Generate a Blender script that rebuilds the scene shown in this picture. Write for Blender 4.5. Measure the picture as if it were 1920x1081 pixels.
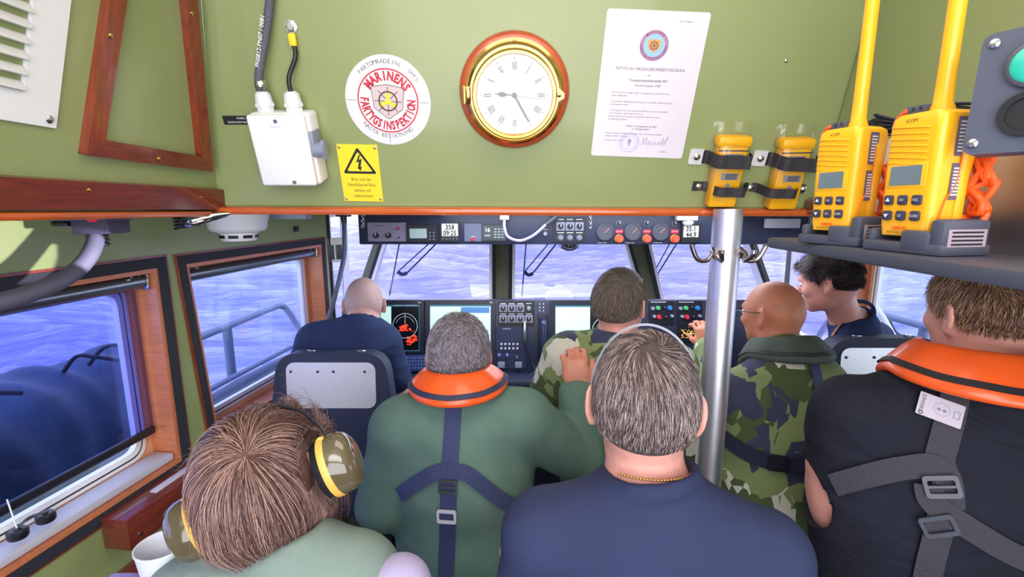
import bpy, bmesh, math, random, os
import numpy as np
from mathutils import Vector, Matrix, Euler
from mathutils.bvhtree import BVHTree
random.seed(7)
RNG = np.random.default_rng(7)
for o in list(bpy.data.objects): bpy.data.objects.remove(o)
SC = bpy.context.scene
COL = SC.collection
pi = math.pi

# ---------------------------------------------------------------- camera
FPX = 900.0; PITCH = math.radians(10.0); EYE = 1.95
cam_d = bpy.data.cameras.new('camera'); cam = bpy.data.objects.new('camera', cam_d); COL.objects.link(cam)
cam_d.sensor_width = 36; cam_d.sensor_fit = 'HORIZONTAL'; cam_d.lens = 36*FPX/1920; cam_d.clip_start = 0.05; cam_d.clip_end = 2000
cam.location = (0, 0, EYE); cam.rotation_euler = (pi/2-PITCH, 0, 0)
SC.camera = cam
CO = Vector((0, 0, EYE)); CF = Vector((0, math.cos(PITCH), -math.sin(PITCH))); CU = Vector((0, math.sin(PITCH), math.cos(PITCH)))
def ray(px, py): return Vector(((px-960)/FPX, 0, 0)) + CU*((540.5-py)/FPX) + CF
def P(px, py, z): return CO + ray(px, py)*z

# ---------------------------------------------------------------- colour management
vs = SC.view_settings; vs.view_transform = 'Standard'; vs.look = 'None'; vs.gamma = 1; vs.use_curve_mapping = False
vs.exposure = 0.22

# ---------------------------------------------------------------- world: soft bright overcast-blue sky
W = bpy.data.worlds.new('sky'); SC.world = W; W.use_nodes = True
nt = W.node_tree; nt.nodes.clear()
wo = nt.nodes.new('ShaderNodeOutputWorld'); wb = nt.nodes.new('ShaderNodeBackground'); tc = nt.nodes.new('ShaderNodeTexCoord')
sx = nt.nodes.new('ShaderNodeSeparateXYZ'); rp = nt.nodes.new('ShaderNodeValToRGB')
nt.links.new(tc.outputs['Generated'], sx.inputs[0]); nt.links.new(sx.outputs['Z'], rp.inputs[0]); nt.links.new(rp.outputs[0], wb.inputs[0]); nt.links.new(wb.outputs[0], wo.inputs[0])
rp.color_ramp.elements[0].position = 0.0; rp.color_ramp.elements[0].color = (0.90, 0.89, 1.0, 1)
rp.color_ramp.elements[1].position = 0.75; rp.color_ramp.elements[1].color = (0.40, 0.45, 0.88, 1)
e = rp.color_ramp.elements.new(0.25); e.color = (0.74, 0.75, 1.0, 1)
wb.inputs[1].default_value = 2.8

# ---------------------------------------------------------------- area lamps added to fill the cabin with light
def area(name, loc, size, power, col, rot=(0, 0, 0), sy=None):
    d = bpy.data.lights.new(name, 'AREA'); d.energy = power; d.color = col; d.size = size
    if sy: d.shape = 'RECTANGLE'; d.size_y = sy
    o = bpy.data.objects.new(name, d); COL.objects.link(o); o.location = loc; o.rotation_euler = rot; return o
area('hatch_fill', (0.1, 0.55, EYE+0.56), 0.9, 5.0, (1.0, 0.82, 0.62), (0, 0, 0), 0.5)  # added warm fill under the hatch top, no fixture modelled
area('aft_fill', (-0.1, -0.75, EYE+0.40), 1.5, 22.0, (1.0, 0.93, 0.92), (math.radians(62), 0, 0), 0.7)  # added fill from behind the camera
area('low_aft_fill', (0.2, -0.9, 1.45), 1.9, 26.0, (0.93, 0.95, 1.0), (math.radians(92), 0, 0), 0.9)  # added low fill from aft, not a cabin fixture
area('helm_fill', (0.35, 2.0, EYE-0.035), 1.4, 12.0, (0.88, 0.91, 1.0), (0, 0, 0), 0.5)  # added downward fill for the people at the helm

# spot added to imitate sunlight on the left cabin side, with the gooseneck's shadow
_sd = bpy.data.lights.new('sun_patch_spot', 'SPOT'); _sd.energy = 16; _sd.color = (1.0, 0.93, 1.0); _sd.shadow_soft_size = 0.006; _sd.spot_blend = 0.12
_so = bpy.data.objects.new('sun_patch_spot', _sd); COL.objects.link(_so)
def aim_spot(L, T, ang): _so.location = L; _so.rotation_euler = (Vector(T)-Vector(L)).to_track_quat('-Z', 'Y').to_euler(); _sd.spot_size = ang

# ---------------------------------------------------------------- colours and materials
def S(r, g, b):
    f = lambda c: (c/255/12.92) if c/255 <= 0.04045 else ((c/255+0.055)/1.055)**2.4
    return (f(r), f(g), f(b), 1)
MATS = {}
def mat(name, col, rough=0.5, metal=0.0, var=0.0, vscale=8.0, bump=0.0, bscale=60.0, emit=None, es=1.0, coat=0.0, stretch=(1, 1, 1), spec=0.5, sheen=0.0, alpha=None):
    if name in MATS: return MATS[name]
    m = bpy.data.materials.new(name); m.use_nodes = True; n = m.node_tree; b = n.nodes['Principled BSDF']
    b.inputs['Base Color'].default_value = col; b.inputs['Roughness'].default_value = rough; b.inputs['Metallic'].default_value = metal
    b.inputs['Specular IOR Level'].default_value = spec
    if coat: b.inputs['Coat Weight'].default_value = coat; b.inputs['Coat Roughness'].default_value = 0.08
    if sheen: b.inputs['Sheen Weight'].default_value = sheen
    if emit: b.inputs['Emission Color'].default_value = emit; b.inputs['Emission Strength'].default_value = es
    if var or bump:
        t = n.nodes.new('ShaderNodeTexCoord'); mp = n.nodes.new('ShaderNodeMapping'); mp.inputs['Scale'].default_value = stretch
        n.links.new(t.outputs['Object'], mp.inputs[0])
    if var:
        nz = n.nodes.new('ShaderNodeTexNoise'); nz.inputs['Scale'].default_value = vscale; nz.inputs['Detail'].default_value = 6
        n.links.new(mp.outputs[0], nz.inputs[0])
        r = n.nodes.new('ShaderNodeValToRGB'); r.color_ramp.elements[0].position = 0.3; r.color_ramp.elements[1].position = 0.7
        c = col; r.color_ramp.elements[0].color = (c[0]*(1-var), c[1]*(1-var), c[2]*(1-var), 1)
        r.color_ramp.elements[1].color = (min(1, c[0]*(1+var)), min(1, c[1]*(1+var)), min(1, c[2]*(1+var)), 1)
        n.links.new(nz.outputs[0], r.inputs[0]); n.links.new(r.outputs[0], b.inputs['Base Color'])
    if bump:
        nb = n.nodes.new('ShaderNodeTexNoise'); nb.inputs['Scale'].default_value = bscale; nb.inputs['Detail'].default_value = 4
        n.links.new(mp.outputs[0], nb.inputs[0])
        bp = n.nodes.new('ShaderNodeBump'); bp.inputs['Strength'].default_value = bump; bp.inputs['Distance'].default_value = 0.004
        n.links.new(nb.outputs[0], bp.inputs['Height']); n.links.new(bp.outputs[0], b.inputs['Normal'])
    MATS[name] = m; return m
def glassy(name, tint, gloss=0.08, rough=0.02):
    if name in MATS: return MATS[name]
    m = bpy.data.materials.new(name); m.use_nodes = True; n = m.node_tree; n.nodes.clear()
    o = n.nodes.new('ShaderNodeOutputMaterial'); mx = n.nodes.new('ShaderNodeMixShader'); t = n.nodes.new('ShaderNodeBsdfTransparent'); g = n.nodes.new('ShaderNodeBsdfGlossy')
    t.inputs[0].default_value = tint; g.inputs['Roughness'].default_value = rough; g.inputs[0].default_value = (1, 1, 1, 1); mx.inputs[0].default_value = gloss
    n.links.new(t.outputs[0], mx.inputs[1]); n.links.new(g.outputs[0], mx.inputs[2]); n.links.new(mx.outputs[0], o.inputs[0])
    MATS[name] = m; return m
green = mat('green_paint', S(140, 152, 102), 0.34, var=0.05, vscale=3, bump=0.08, bscale=14, coat=0.25)
mahog = mat('mahogany', S(112, 48, 36), 0.32, var=0.28, vscale=14, stretch=(1, 9, 9), coat=0.6)
mahog_v = mat('mahogany_upright', S(128, 52, 32), 0.32, var=0.28, vscale=14, stretch=(9, 1, 9), coat=0.6)
varn = mat('varnished_trim', S(196, 92, 40), 0.25, var=0.2, vscale=10, stretch=(1, 12, 12), coat=0.8)
paleW = mat('pale_wood', S(232, 172, 132), 0.45, var=0.12, vscale=12, stretch=(9, 9, 1))
rubber = mat('black_rubber', S(38, 40, 52), 0.7, bump=0.5, bscale=260)
black = mat('black_plastic', S(26, 28, 36), 0.4)
dark = mat('console_paint', S(44, 50, 76), 0.42, var=0.06, vscale=30)
dgrey = mat('dark_grey_plastic', S(68, 72, 86), 0.42)
mgrey = mat('grey_plastic', S(128, 138, 160), 0.45)
lgrey = mat('light_grey_paint', S(196, 196, 210), 0.45)
white = mat('white_plastic', S(236, 236, 242), 0.38)
offw = mat('offwhite', S(222, 224, 230), 0.5)
steel = mat('stainless_steel', S(200, 200, 205), 0.22, 1.0)
steelr = mat('brushed_steel', S(240, 240, 248), 0.45, 0.75, bump=0.15, bscale=90, stretch=(1, 30, 1))
chrome = mat('chrome', S(225, 225, 228), 0.08, 1.0)
alu = mat('aluminium', S(205, 210, 224), 0.34, 1.0, bump=0.2, bscale=30)
brass = mat('polished_brass', S(226, 184, 104), 0.16, 1.0)
yellow = mat('signal_yellow', S(250, 216, 40), 0.5)
ryel = mat('radio_yellow', S(244, 178, 22), 0.36, coat=0.2)
orange = mat('orange_pvc', S(238, 92, 34), 0.33, bump=0.25, bscale=16, coat=0.2)
navyw = mat('navy_webbing', S(56, 66, 108), 0.75, bump=0.8, bscale=350)
blackw = mat('charcoal_webbing', S(62, 60, 72), 0.75, bump=0.8, bscale=350)
red = mat('red', S(196, 34, 62), 0.45)
scrn = mat('screen_pale_green', S(190, 228, 214), 0.3, emit=S(190, 230, 214), es=0.55)
lcd = mat('lcd_pale', S(206, 212, 206), 0.3, emit=S(230, 236, 226), es=0.42)
scrd = mat('screen_dark', S(14, 20, 26), 0.2)
ink = mat('ink_black', S(24, 24, 30), 0.5)
winkl = mat('white_ink', S(220, 224, 236), 0.5)

# ---------------------------------------------------------------- mesh builder
_pc = {}
def plate_mesh(polys, depth):
    cu = bpy.data.curves.new('t', 'CURVE'); cu.dimensions = '2D'; cu.fill_mode = 'BOTH'; cu.extrude = depth/2
    for pl in polys:
        s = cu.splines.new('POLY'); s.points.add(len(pl)-1); s.use_cyclic_u = True
        for i, p in enumerate(pl): s.points[i].co = (p[0], p[1], 0, 1)
    ob = bpy.data.objects.new('t', cu); me = bpy.data.meshes.new_from_object(ob)
    V = [tuple(v.co) for v in me.vertices]; F = [tuple(f.vertices) for f in me.polygons]
    bpy.data.objects.remove(ob); bpy.data.curves.remove(cu); bpy.data.meshes.remove(me)
    return V, F
def text_mesh(s, size, align='CENTER', bold=0.0, shear=0.0):
    k = (s, round(size, 5), align, bold, shear)
    if k in _pc: return _pc[k]
    cu = bpy.data.curves.new('t', 'FONT'); cu.body = s; cu.size = size; cu.align_x = align; cu.align_y = 'CENTER'; cu.offset = bold*size; cu.shear = shear; cu.resolution_u = 2
    ob = bpy.data.objects.new('t', cu); me = bpy.data.meshes.new_from_object(ob)
    V = [tuple(v.co) for v in me.vertices]; F = [tuple(f.vertices) for f in me.polygons]
    bpy.data.objects.remove(ob); bpy.data.curves.remove(cu); bpy.data.meshes.remove(me)
    _pc[k] = (V, F); return V, F
def rrect(w, h, r, n=5, cx=0, cy=0):
    pts = []
    for (sx_, sy_, a0) in ((1, 1, 0), (-1, 1, pi/2), (-1, -1, pi), (1, -1, 1.5*pi)):
        for i in range(n+1):
            a = a0+pi/2*i/n; pts.append((cx+sx_*(w/2-r)+r*math.cos(a), cy+sy_*(h/2-r)+r*math.sin(a)))
    return pts
def circ(r, n=48, cx=0, cy=0): return [(cx+r*math.cos(2*pi*i/n), cy+r*math.sin(2*pi*i/n)) for i in range(n)]
def catmull(pts, sub=6):
    pts = [Vector(p) for p in pts]; out = []
    for i in range(len(pts)-1):
        p0 = pts[max(i-1, 0)]; p1 = pts[i]; p2 = pts[i+1]; p3 = pts[min(i+2, len(pts)-1)]
        for k in range(sub):
            t = k/sub
            out.append(0.5*((2*p1)+(p2-p0)*t+(2*p0-5*p1+4*p2-p3)*t*t+(3*p1-p0-3*p2+p3)*t**3))
    out.append(pts[-1]); return out
class MB:
    def __init__(s): s.v = []; s.f = []; s.m = []; s.sm = []
    def add(s, V, F, m=0, smooth=False, M=None):
        b = len(s.v)
        s.v += [tuple(M @ Vector(p)) for p in V] if M is not None else [tuple(p) for p in V]
        for f in F: s.f.append(tuple(b+i for i in f)); s.m.append(m); s.sm.append(smooth)
        return s
    def box(s, c, d, m=0, bev=0.0, M=None, R=None, seg=2):
        bm = bmesh.new(); bmesh.ops.create_cube(bm, size=1)
        for v in bm.verts: v.co = Vector((v.co.x*d[0], v.co.y*d[1], v.co.z*d[2]))
        if bev: bmesh.ops.bevel(bm, geom=bm.edges[:], offset=min(bev, min(d)*0.49), segments=seg, affect='EDGES', profile=0.5)
        T = Matrix.Translation(Vector(c)) @ (R.to_4x4() if R else Matrix())
        if M is not None: T = M @ T
        bm.verts.index_update()
        s.add([v.co.copy() for v in bm.verts], [[v.index for v in f.verts] for f in bm.faces], m, bool(bev), T); bm.free(); return s
    def plate(s, polys, z0, z1, m=0, M=None):
        V, F = plate_mesh(polys, z1-z0); T = Matrix.Translation((0, 0, (z0+z1)/2))
        s.add(V, F, m, False, (M @ T) if M is not None else T); return s
    def flat(s, polys, z, m=0, M=None): return s.plate(polys, z-0.0002, z+0.0002, m, M)
    def tube(s, pts, r, m=0, n=10, sub=0, caps=True, M=None, flat=None):
        pts = catmull(pts, sub) if sub else [Vector(p) for p in pts]
        rr = r if hasattr(r, '__len__') else [r]*len(pts)
        if len(rr) != len(pts): rr = [float(np.interp(i/(len(pts)-1), np.linspace(0, 1, len(rr)), rr)) for i in range(len(pts))]
        V = []; F = []; t = (pts[1]-pts[0]).normalized()
        u = t.orthogonal().normalized()
        for i, p in enumerate(pts):
            a = pts[max(i-1, 0)]; b = pts[min(i+1, len(pts)-1)]; t = (b-a)
            if t.length > 1e-9: t.normalize()
            u = (u-t*u.dot(t)); u = u.normalized() if u.length > 1e-6 else t.orthogonal().normalized()
            w = t.cross(u)
            for k in range(n):
                an = 2*pi*k/n; V.append(p+(u*math.cos(an)+w*math.sin(an))*rr[i])
        L = len(pts)
        for i in range(L-1):
            for k in range(n):
                F.append((i*n+k, i*n+(k+1) % n, (i+1)*n+(k+1) % n, (i+1)*n+k))
        if caps: F.append(tuple(range(n-1, -1, -1))); F.append(tuple((L-1)*n+k for k in range(n)))
        s.add(V, F, m, True, M); return s
    def cyl(s, a, b, r, m=0, n=24, r2=None, M=None):
        return s.tube([a, b], [r, r if r2 is None else r2], m, n, 0, True, M)
    def lathe(s, prof, m=0, n=48, M=None, ms=None):
        V = []; F = []; L = len(prof)
        for (r, z) in prof:
            for k in range(n): V.append((r*math.cos(2*pi*k/n), r*math.sin(2*pi*k/n), z))
        for i in range(L-1):
            for k in range(n): F.append((i*n+k, i*n+(k+1) % n, (i+1)*n+(k+1) % n, (i+1)*n+k))
        if prof[0][0] > 1e-5: F.append(tuple(range(n-1, -1, -1)))
        if prof[-1][0] > 1e-5: F.append(tuple((L-1)*n+k for k in range(n)))
        s.add(V, F, m, True, M); return s
    def ball(s, c, r, m=0, M=None, n=16):
        rx = r if hasattr(r, '__len__') else (r, r, r); V = []; F = []
        for i in range(n+1):
            a = pi*i/n
            for k in range(2*n): V.append((c[0]+rx[0]*math.sin(a)*math.cos(pi*k/n), c[1]+rx[1]*math.sin(a)*math.sin(pi*k/n), c[2]+rx[2]*math.cos(a)))
        N2 = 2*n
        for i in range(n):
            for k in range(N2): F.append((i*N2+k, (i+1)*N2+k, (i+1)*N2+(k+1) % N2, i*N2+(k+1) % N2))
        s.add(V, F, m, True, M); return s
    def text(s, t, size, x=0, y=0, z=0.001, m=0, align='CENTER', bold=0.0, rot=0.0, M=None, shear=0.0, sx=1.0):
        V, F = text_mesh(t, size, align, bold, shear)
        T = Matrix.Translation((x, y, z)) @ Matrix.Rotation(rot, 4, 'Z') @ Matrix.Diagonal((sx, 1, 1, 1))
        s.add(V, F, m, False, (M @ T) if M is not None else T); return s
    def arctext(s, t, size, r, a_mid, step, z=0.001, m=0, top=True, bold=0.0, sx=1.0):
        n = len(t)
        for i, ch in enumerate(t):
            if ch == ' ': continue
            o = (i-(n-1)/2)*step; a = a_mid-o if top else a_mid+o
            s.text(ch, size, r*math.cos(a), r*math.sin(a), z, m, bold=bold, rot=(a-pi/2) if top else (a+pi/2), sx=sx)
        return s
    def ring(s, r0, r1, z, m=0, n=64): return s.flat([circ(r1, n), circ(r0, n)], z, m)
    def build(s, name, mats, parent=None, M=None, link=True):
        me = bpy.data.meshes.new(name); me.from_pydata(s.v, [], s.f); me.update()
        for mt in (mats if isinstance(mats, (list, tuple)) else [mats]): me.materials.append(mt)
        me.polygons.foreach_set('material_index', s.m); me.polygons.foreach_set('use_smooth', s.sm)
        bm = bmesh.new(); bm.from_mesh(me); bmesh.ops.recalc_face_normals(bm, faces=bm.faces[:]); bm.to_mesh(me); bm.free()
        if any(s.sm) and hasattr(me, 'set_sharp_from_angle'): me.set_sharp_from_angle(angle=math.radians(42))
        o = bpy.data.objects.new(name, me); COL.objects.link(o)
        if parent: o.parent = parent
        if M is not None:
            if parent: o.matrix_local = M
            else: o.matrix_world = M
        return o
def tag(o, label=None, cat=None, group=None, kind=None):
    if label: o['label'] = label
    if cat: o['category'] = cat
    if group: o['group'] = group
    if kind: o['kind'] = kind
    return o
def thing(name, label, cat, M=None, group=None):
    o = bpy.data.objects.new(name, None); COL.objects.link(o); o.empty_display_size = 0.05
    if M is not None: o.matrix_world = M
    return tag(o, label, cat, group)
def copy_tree(o, M=None, label=None, group=None):
    r = o.copy(); COL.objects.link(r)
    if M is not None: r.matrix_world = M
    if label: r['label'] = label
    if group: r['group'] = group
    def rec(src, dst):
        for ch in list(src.children):
            c = ch.copy(); COL.objects.link(c); c.parent = dst; c.matrix_parent_inverse = ch.matrix_parent_inverse.copy(); c.matrix_basis = ch.matrix_basis.copy(); rec(ch, c)
    rec(o, r); return r
class Pl:
    """a plane in the room: origin o, axes u (right), v (up), n (towards the room)"""
    def __init__(s, o, u, v):
        s.o = Vector(o); s.u = Vector(u).normalized(); v = Vector(v); s.v = (v-s.u*v.dot(s.u)).normalized(); s.n = s.u.cross(s.v)
    def hit(s, px, py):
        d = ray(px, py); t = (s.o-CO).dot(s.n)/d.dot(s.n); return CO+d*t
    def loc(s, px, py):
        q = s.hit(px, py)-s.o; return (q.dot(s.u), q.dot(s.v))
    def M(s, a=0, b=0, c=0, rot=0):
        q = s.o+s.u*a+s.v*b+s.n*c
        m = Matrix(((s.u.x, s.v.x, s.n.x, q.x), (s.u.y, s.v.y, s.n.y, q.y), (s.u.z, s.v.z, s.n.z, q.z), (0, 0, 0, 1)))
        return m @ Matrix.Rotation(rot, 4, 'Z')
    def at(s, px, py, c=0, rot=0): a, b = s.loc(px, py); return s.M(a, b, c, rot)
    def rect(s, x0, y0, x1, y1):
        a = [s.loc(x0, (y0+y1)/2), s.loc(x1, (y0+y1)/2), s.loc((x0+x1)/2, y0), s.loc((x0+x1)/2, y1)]
        return ((a[0][0]+a[1][0])/2, (a[2][1]+a[3][1])/2, a[1][0]-a[0][0], a[2][1]-a[3][1])
def screw(mb, x, y, z, r, m=0, M=None):
    T = Matrix.Translation((x, y, z))
    if M is not None: T = M @ T
    mb.lathe([(r, 0), (r, r*0.3), (r*0.7, r*0.6), (0, r*0.7)], m, 12, T)

# ---------------------------------------------------------------- principal planes
PN = Pl(P(960, 160, 1.044), (1, 0, 0), CU*1650-CF*900)                       # leaning bulkhead panel with the clock
_a = P(0, 385, .71); _b = P(410, 388, 1.176); _c = PN.hit(377, 0)
UL = Pl(_b, (_b-_a), (_c-_b))                                                # upper left hatch side
_d = PN.hit(1520, 388); _e = PN.hit(1634, 0)
UR = Pl(_d, (-0.0, -1, 0), (_e-_d))                                          # upper right hatch side
WLd = Vector((.127, .992, 0)).normalized(); _w = P(305, 487, 1.34)
WL = Pl((_w.x, _w.y, EYE), WLd, (0, 0, 1))                                   # left cabin side
CX = 0.35                                                                    # boat centre line
def mir(v): v = Vector(v); return Vector((2*CX-v.x, v.y, v.z))
WR = Pl(mir(WL.o), Vector((.127, -.992, 0)), (0, 0, 1))                      # right cabin side
_s = P(940, 560, 2.9)
WS = Pl(_s, (1, 0, 0), (0, math.sin(math.radians(18)), math.cos(math.radians(18))))   # windscreen, top leaning forward
OH = Pl(P(1000, 430, 2.3), (1, 0, 0), (0, 0, 1))                             # overhead console face
DS = Pl(P(1000, 600, 2.38), (1, 0, 0), CU)                                   # helm console face

_c0 = P(170, 458, .98); _s0 = WL.hit(58, 452); aim_spot(_c0+(_c0-_s0)*2.0, WL.hit(40, 470), math.radians(17))
# ================================================================ SEA
def make_sea():
    n = 520
    # perspective-friendly grid: fine near, coarse far
    t = np.linspace(0, 1, n); Y = 1.2 + (t**2.6)*520 - 12*(1-t)**3*0.5
    xs = np.linspace(-1, 1, n)
    YY, XX = np.meshgrid(Y, xs, indexing='ij'); XX = XX*(6+np.abs(YY)*1.6)
    Z = np.zeros_like(XX); r = np.random.default_rng(3)
    fade = np.clip(1-(YY-40)/160, 0.15, 1)
    for i in range(26):
        lam = 0.45*1.17**i; a = r.normal(0.35, 0.55); k = 2*pi/lam
        px_, py_ = math.sin(a)*k, math.cos(a)*k; ph = r.uniform(0, 6.28)
        d = XX*px_+YY*py_+ph
        step = np.maximum(np.gradient(YY, axis=0), 0.02)
        ok = np.clip(lam/(3.0*step)-0.6, 0, 1)
        Z += ok*0.015*lam**0.82*(1-np.abs(np.sin(d/2+0.4*np.sin(XX*px_*0.31+ph))))*1.6
    V = np.stack([XX, YY, Z*fade-0.15], -1).reshape(-1, 3)
    idx = np.arange(n*n).reshape(n, n)
    F = np.stack([idx[:-1, :-1], idx[:-1, 1:], idx[1:, 1:], idx[1:, :-1]], -1).reshape(-1, 4)
    me = bpy.data.meshes.new('sea'); me.from_pydata(V.tolist(), [], F.tolist()); me.update()
    me.polygons.foreach_set('use_smooth', [True]*len(F))
    o = bpy.data.objects.new('sea', me); COL.objects.link(o); o.location = (0, 0, -1.45)
    m = bpy.data.materials.new('sea_water'); m.use_nodes = True; nn = m.node_tree; b = nn.nodes['Principled BSDF']
    b.inputs['Base Color'].default_value = S(150, 154, 212); b.inputs['Roughness'].default_value = 0.12; b.inputs['IOR'].default_value = 1.33; b.inputs['Specular IOR Level'].default_value = 0.7
    t_ = nn.nodes.new('ShaderNodeTexCoord'); mp = nn.nodes.new('ShaderNodeMapping'); mp.inputs['Scale'].default_value = (0.55, 1.5, 1)
    mp.inputs['Rotation'].default_value = (0, 0, 0.25)
    nz = nn.nodes.new('ShaderNodeTexNoise'); nz.inputs['Scale'].default_value = 1.3; nz.inputs['Detail'].default_value = 7; nz.inputs['Roughness'].default_value = 0.62; nz.inputs['Distortion'].default_value = 0.5
    bp = nn.nodes.new('ShaderNodeBump'); bp.inputs['Strength'].default_value = 1.0; bp.inputs['Distance'].default_value = 0.6
    nn.links.new(t_.outputs['Object'], mp.inputs[0]); nn.links.new(mp.outputs[0], nz.inputs[0]); nn.links.new(nz.outputs[0], bp.inputs['Height']); nn.links.new(bp.outputs[0], b.inputs['Normal'])
    me.materials.append(m)
    tag(o, 'violet blue choppy sea all around the boat', 'sea', kind='stuff')
make_sea()

# ================================================================ ROOM SHELL
ZT = EYE-0.012            # height of the low ceiling's underside
def struct(mb, name, mats, M=None):
    o = mb.build(name, mats, None, M); o['kind'] = 'structure'; return o
# --- leaning panel, upper sides
tl = PN.loc(377-6, -120); 
def pn_poly():
    bl = PN.loc(410, 392); br = PN.loc(1540, 392); tl_ = PN.loc(368, -110); tr = PN.loc(1690, -110)
    return [bl, br, tr, tl_]
struct(MB().plate([pn_poly()], -0.02, 0, 0), 'wall_front_upper', [green], PN.M())
# UL : u axis forward.  extends backwards
mb = MB(); top = (_c-_b).dot(UL.v)
mb.plate([[(-1.9, 0), (0.0, 0), ((_c-_b).dot(UL.u)*1.32, top*1.32), (-1.9, top*1.32)]], -0.02, 0, 0)
struct(mb, 'wall_left_upper', [green], UL.M())
mb = MB(); mb.plate([[(0, -0.06), (1.9, -0.06), (1.9, 0.56), ((_e-_d).dot(UR.u)*1.35, 0.56)]], -0.02, 0, 0)
struct(mb, 'wall_right_upper', [green], UR.M())
mb = MB(); mb.box((0, 0.1, EYE+0.60), (1.9, 2.2, 0.03)); struct(mb, 'ceiling_hatch', [offw])
# --- low ceiling slabs round the hatch
wl_a = WL.o-WL.u*2.9; wl_b = WL.hit(612, 440)
cor_l = WS.hit(693, 560); cor_l = Vector((cor_l.x, cor_l.y, 0))
fr_l = Vector((wl_b.x, wl_b.y, 0))
def xy(v): return (v.x, v.y)
pbl = PN.hit(410, 392); pbr = PN.hit(1522, 392); ula = UL.M() @ Vector((-1.9, 0, 0))
left = [xy(wl_a), xy(fr_l), (cor_l.x-0.1, 3.3), (pbl.x, 3.3), (pbl.x, pbl.y), (ula.x, ula.y)]
right = [(2*CX-p[0], p[1]) for p in left[:3]] + [(pbr.x, 3.3), (pbr.x, pbr.y), (pbr.x, ula.y)]
mb = MB(); mb.plate([left], 0, 0.03, 0); mb.plate([right], 0, 0.03, 0)
mb.plate([[(pbl.x, 3.3), (pbr.x, 3.3), (pbr.x, pbr.y+0.005), (pbl.x, pbl.y+0.005)]], 0, 0.03, 0)
struct(mb, 'ceiling', [green], Matrix.Translation((0, 0, ZT)))
# --- floor, aft wall
mb = MB(); mb.box((CX, 1.0, -0.02), (3.6, 5.2, 0.04)); struct(mb, 'floor', [mat('deck_floor', S(60, 66, 84), 0.7, var=0.1, vscale=20)])
mb = MB(); mb.box((CX, -1.5, 1.3), (3.6, 0.04, 2.6)); struct(mb, 'wall_back', [green])

# --- side walls with window openings
def wpts(pl, pts): return [pl.loc(*p) for p in pts]
def rounded(poly, r, n=5):
    out = []; L = len(poly)
    for i in range(L):
        p = Vector(poly[i]); a = (Vector(poly[i-1])-p).normalized(); b = (Vector(poly[(i+1) % L])-p).normalized()
        h = a.angle(b)/2; d = min(r/math.tan(h), (Vector(poly[i-1])-p).length*.45, (Vector(poly[(i+1) % L])-p).length*.45)
        p0 = p+a*d; p1 = p+b*d
        for k in range(n+1):
            t = k/n; out.append(tuple(p0*(1-t)**2+p*2*t*(1-t)+p1*t*t))
    return out
def inset(poly, d):
    out = []; L = len(poly); A = sum(poly[i-1][0]*poly[i][1]-poly[i][0]*poly[i-1][1] for i in range(L))
    s_ = 1 if A > 0 else -1
    for i in range(L):
        p = Vector(poly[i]); a = (p-Vector(poly[i-1])).normalized(); b = (Vector(poly[(i+1) % L])-p).normalized()
        na = Vector((-a.y, a.x))*s_; nb = Vector((-b.y, b.x))*s_; h = (na+nb); h /= max(1e-6, h.dot(na)) ; out.append(tuple(p+h*d))
    return out
w1r_t = WL.loc(310, 480); w1r_b = WL.loc(352, 872)
vt = w1r_t[1]; vb = w1r_b[1]; u1 = (w1r_t[0]+w1r_b[0])/2
W1o = [(u1-1.75, vb), (u1, vb), (u1, vt), (u1-1.75, vt)]
w2tl = WL.loc(328, 480); w2tr = WL.loc(606, 446); w2bl = WL.loc(382, 770)
sl = (w2bl[0]-w2tl[0])/(w2bl[1]-w2tl[1])
W2o = [(w2tl[0]+sl*(vb-w2tl[1]), vb), (w2tr[0], vb), w2tr, w2tl]
uend = WL.loc(612, 440)[0]
H = ZT-EYE
wallp = [(-2.9, -EYE), (uend, -EYE), (uend, H), (-2.9, H)]
W1i = inset(W1o, 0.028); W2i = inset(W2o, 0.026)
mb = MB(); mb.plate([wallp, W1i, W2i], -0.06, 0, 0); struct(mb, 'wall_left', [green], WL.M())
# mirrored right wall: u runs aft there, so mirror the coordinates
def mu(poly): return [(-p[0], p[1]) for p in poly][::-1]
W3o = mu(W2o); W4o = mu(W1o)
mb = MB(); mb.plate([mu(wallp), mu(W2i), mu(W1i)], -0.06, 0, 0); struct(mb, 'wall_right', [green], WR.M())

def window(pl, outer, name, framew, thick=0.008, inner_r=0.05):
    root = thing(name, None, None, pl.M()); root['kind'] = 'structure'
    i1 = inset(outer, framew)
    mb = MB(); mb.plate([outer, i1], 0.0, thick, 0); mb.build('window_frame', [rubber], root)
    o2 = inset(outer, -0.006)
    mb = MB(); mb.plate([o2, outer], 0.0, 0.006, 0); mb.build('wooden_trim', [mahog_v], root)
    # reveal lined in wood
    i2 = inset(i1, 0.012); mb = MB(); mb.plate([i1, i2], -0.085, 0.004, 0); mb.build('reveal_lining', [mat('reveal_wood', S(196, 118, 78), 0.4, var=0.15, vscale=14, stretch=(9, 9, 1), coat=0.4)], root)
    i3 = rounded(inset(i2, 0.022), inner_r); mb = MB(); mb.plate([i2, i3], -0.088, -0.075, 0); mb.build('pale_inner_frame', [paleW], root)
    i4 = rounded(inset(i2, 0.036), inner_r*0.85); i5 = rounded(inset(i2, 0.030), inner_r*0.9); i6 = rounded(inset(i2, 0.050), inner_r*0.75)
    mb = MB(); mb.plate([i3, i5], -0.087, -0.07, 0); mb.plate([i4, i6], -0.087, -0.07, 0); mb.build('white_gasket', [white], root)
    mb = MB(); mb.plate([i5, i4], -0.088, -0.073, 0); mb.build('gasket_seal', [black], root)
    mb = MB(); mb.plate([i4], -0.092, -0.089, 0); mb.build('pane', [glassy('window_glass', (0.90, 0.97, 0.97, 1), 0.06)], root)
    return root, i2
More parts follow.
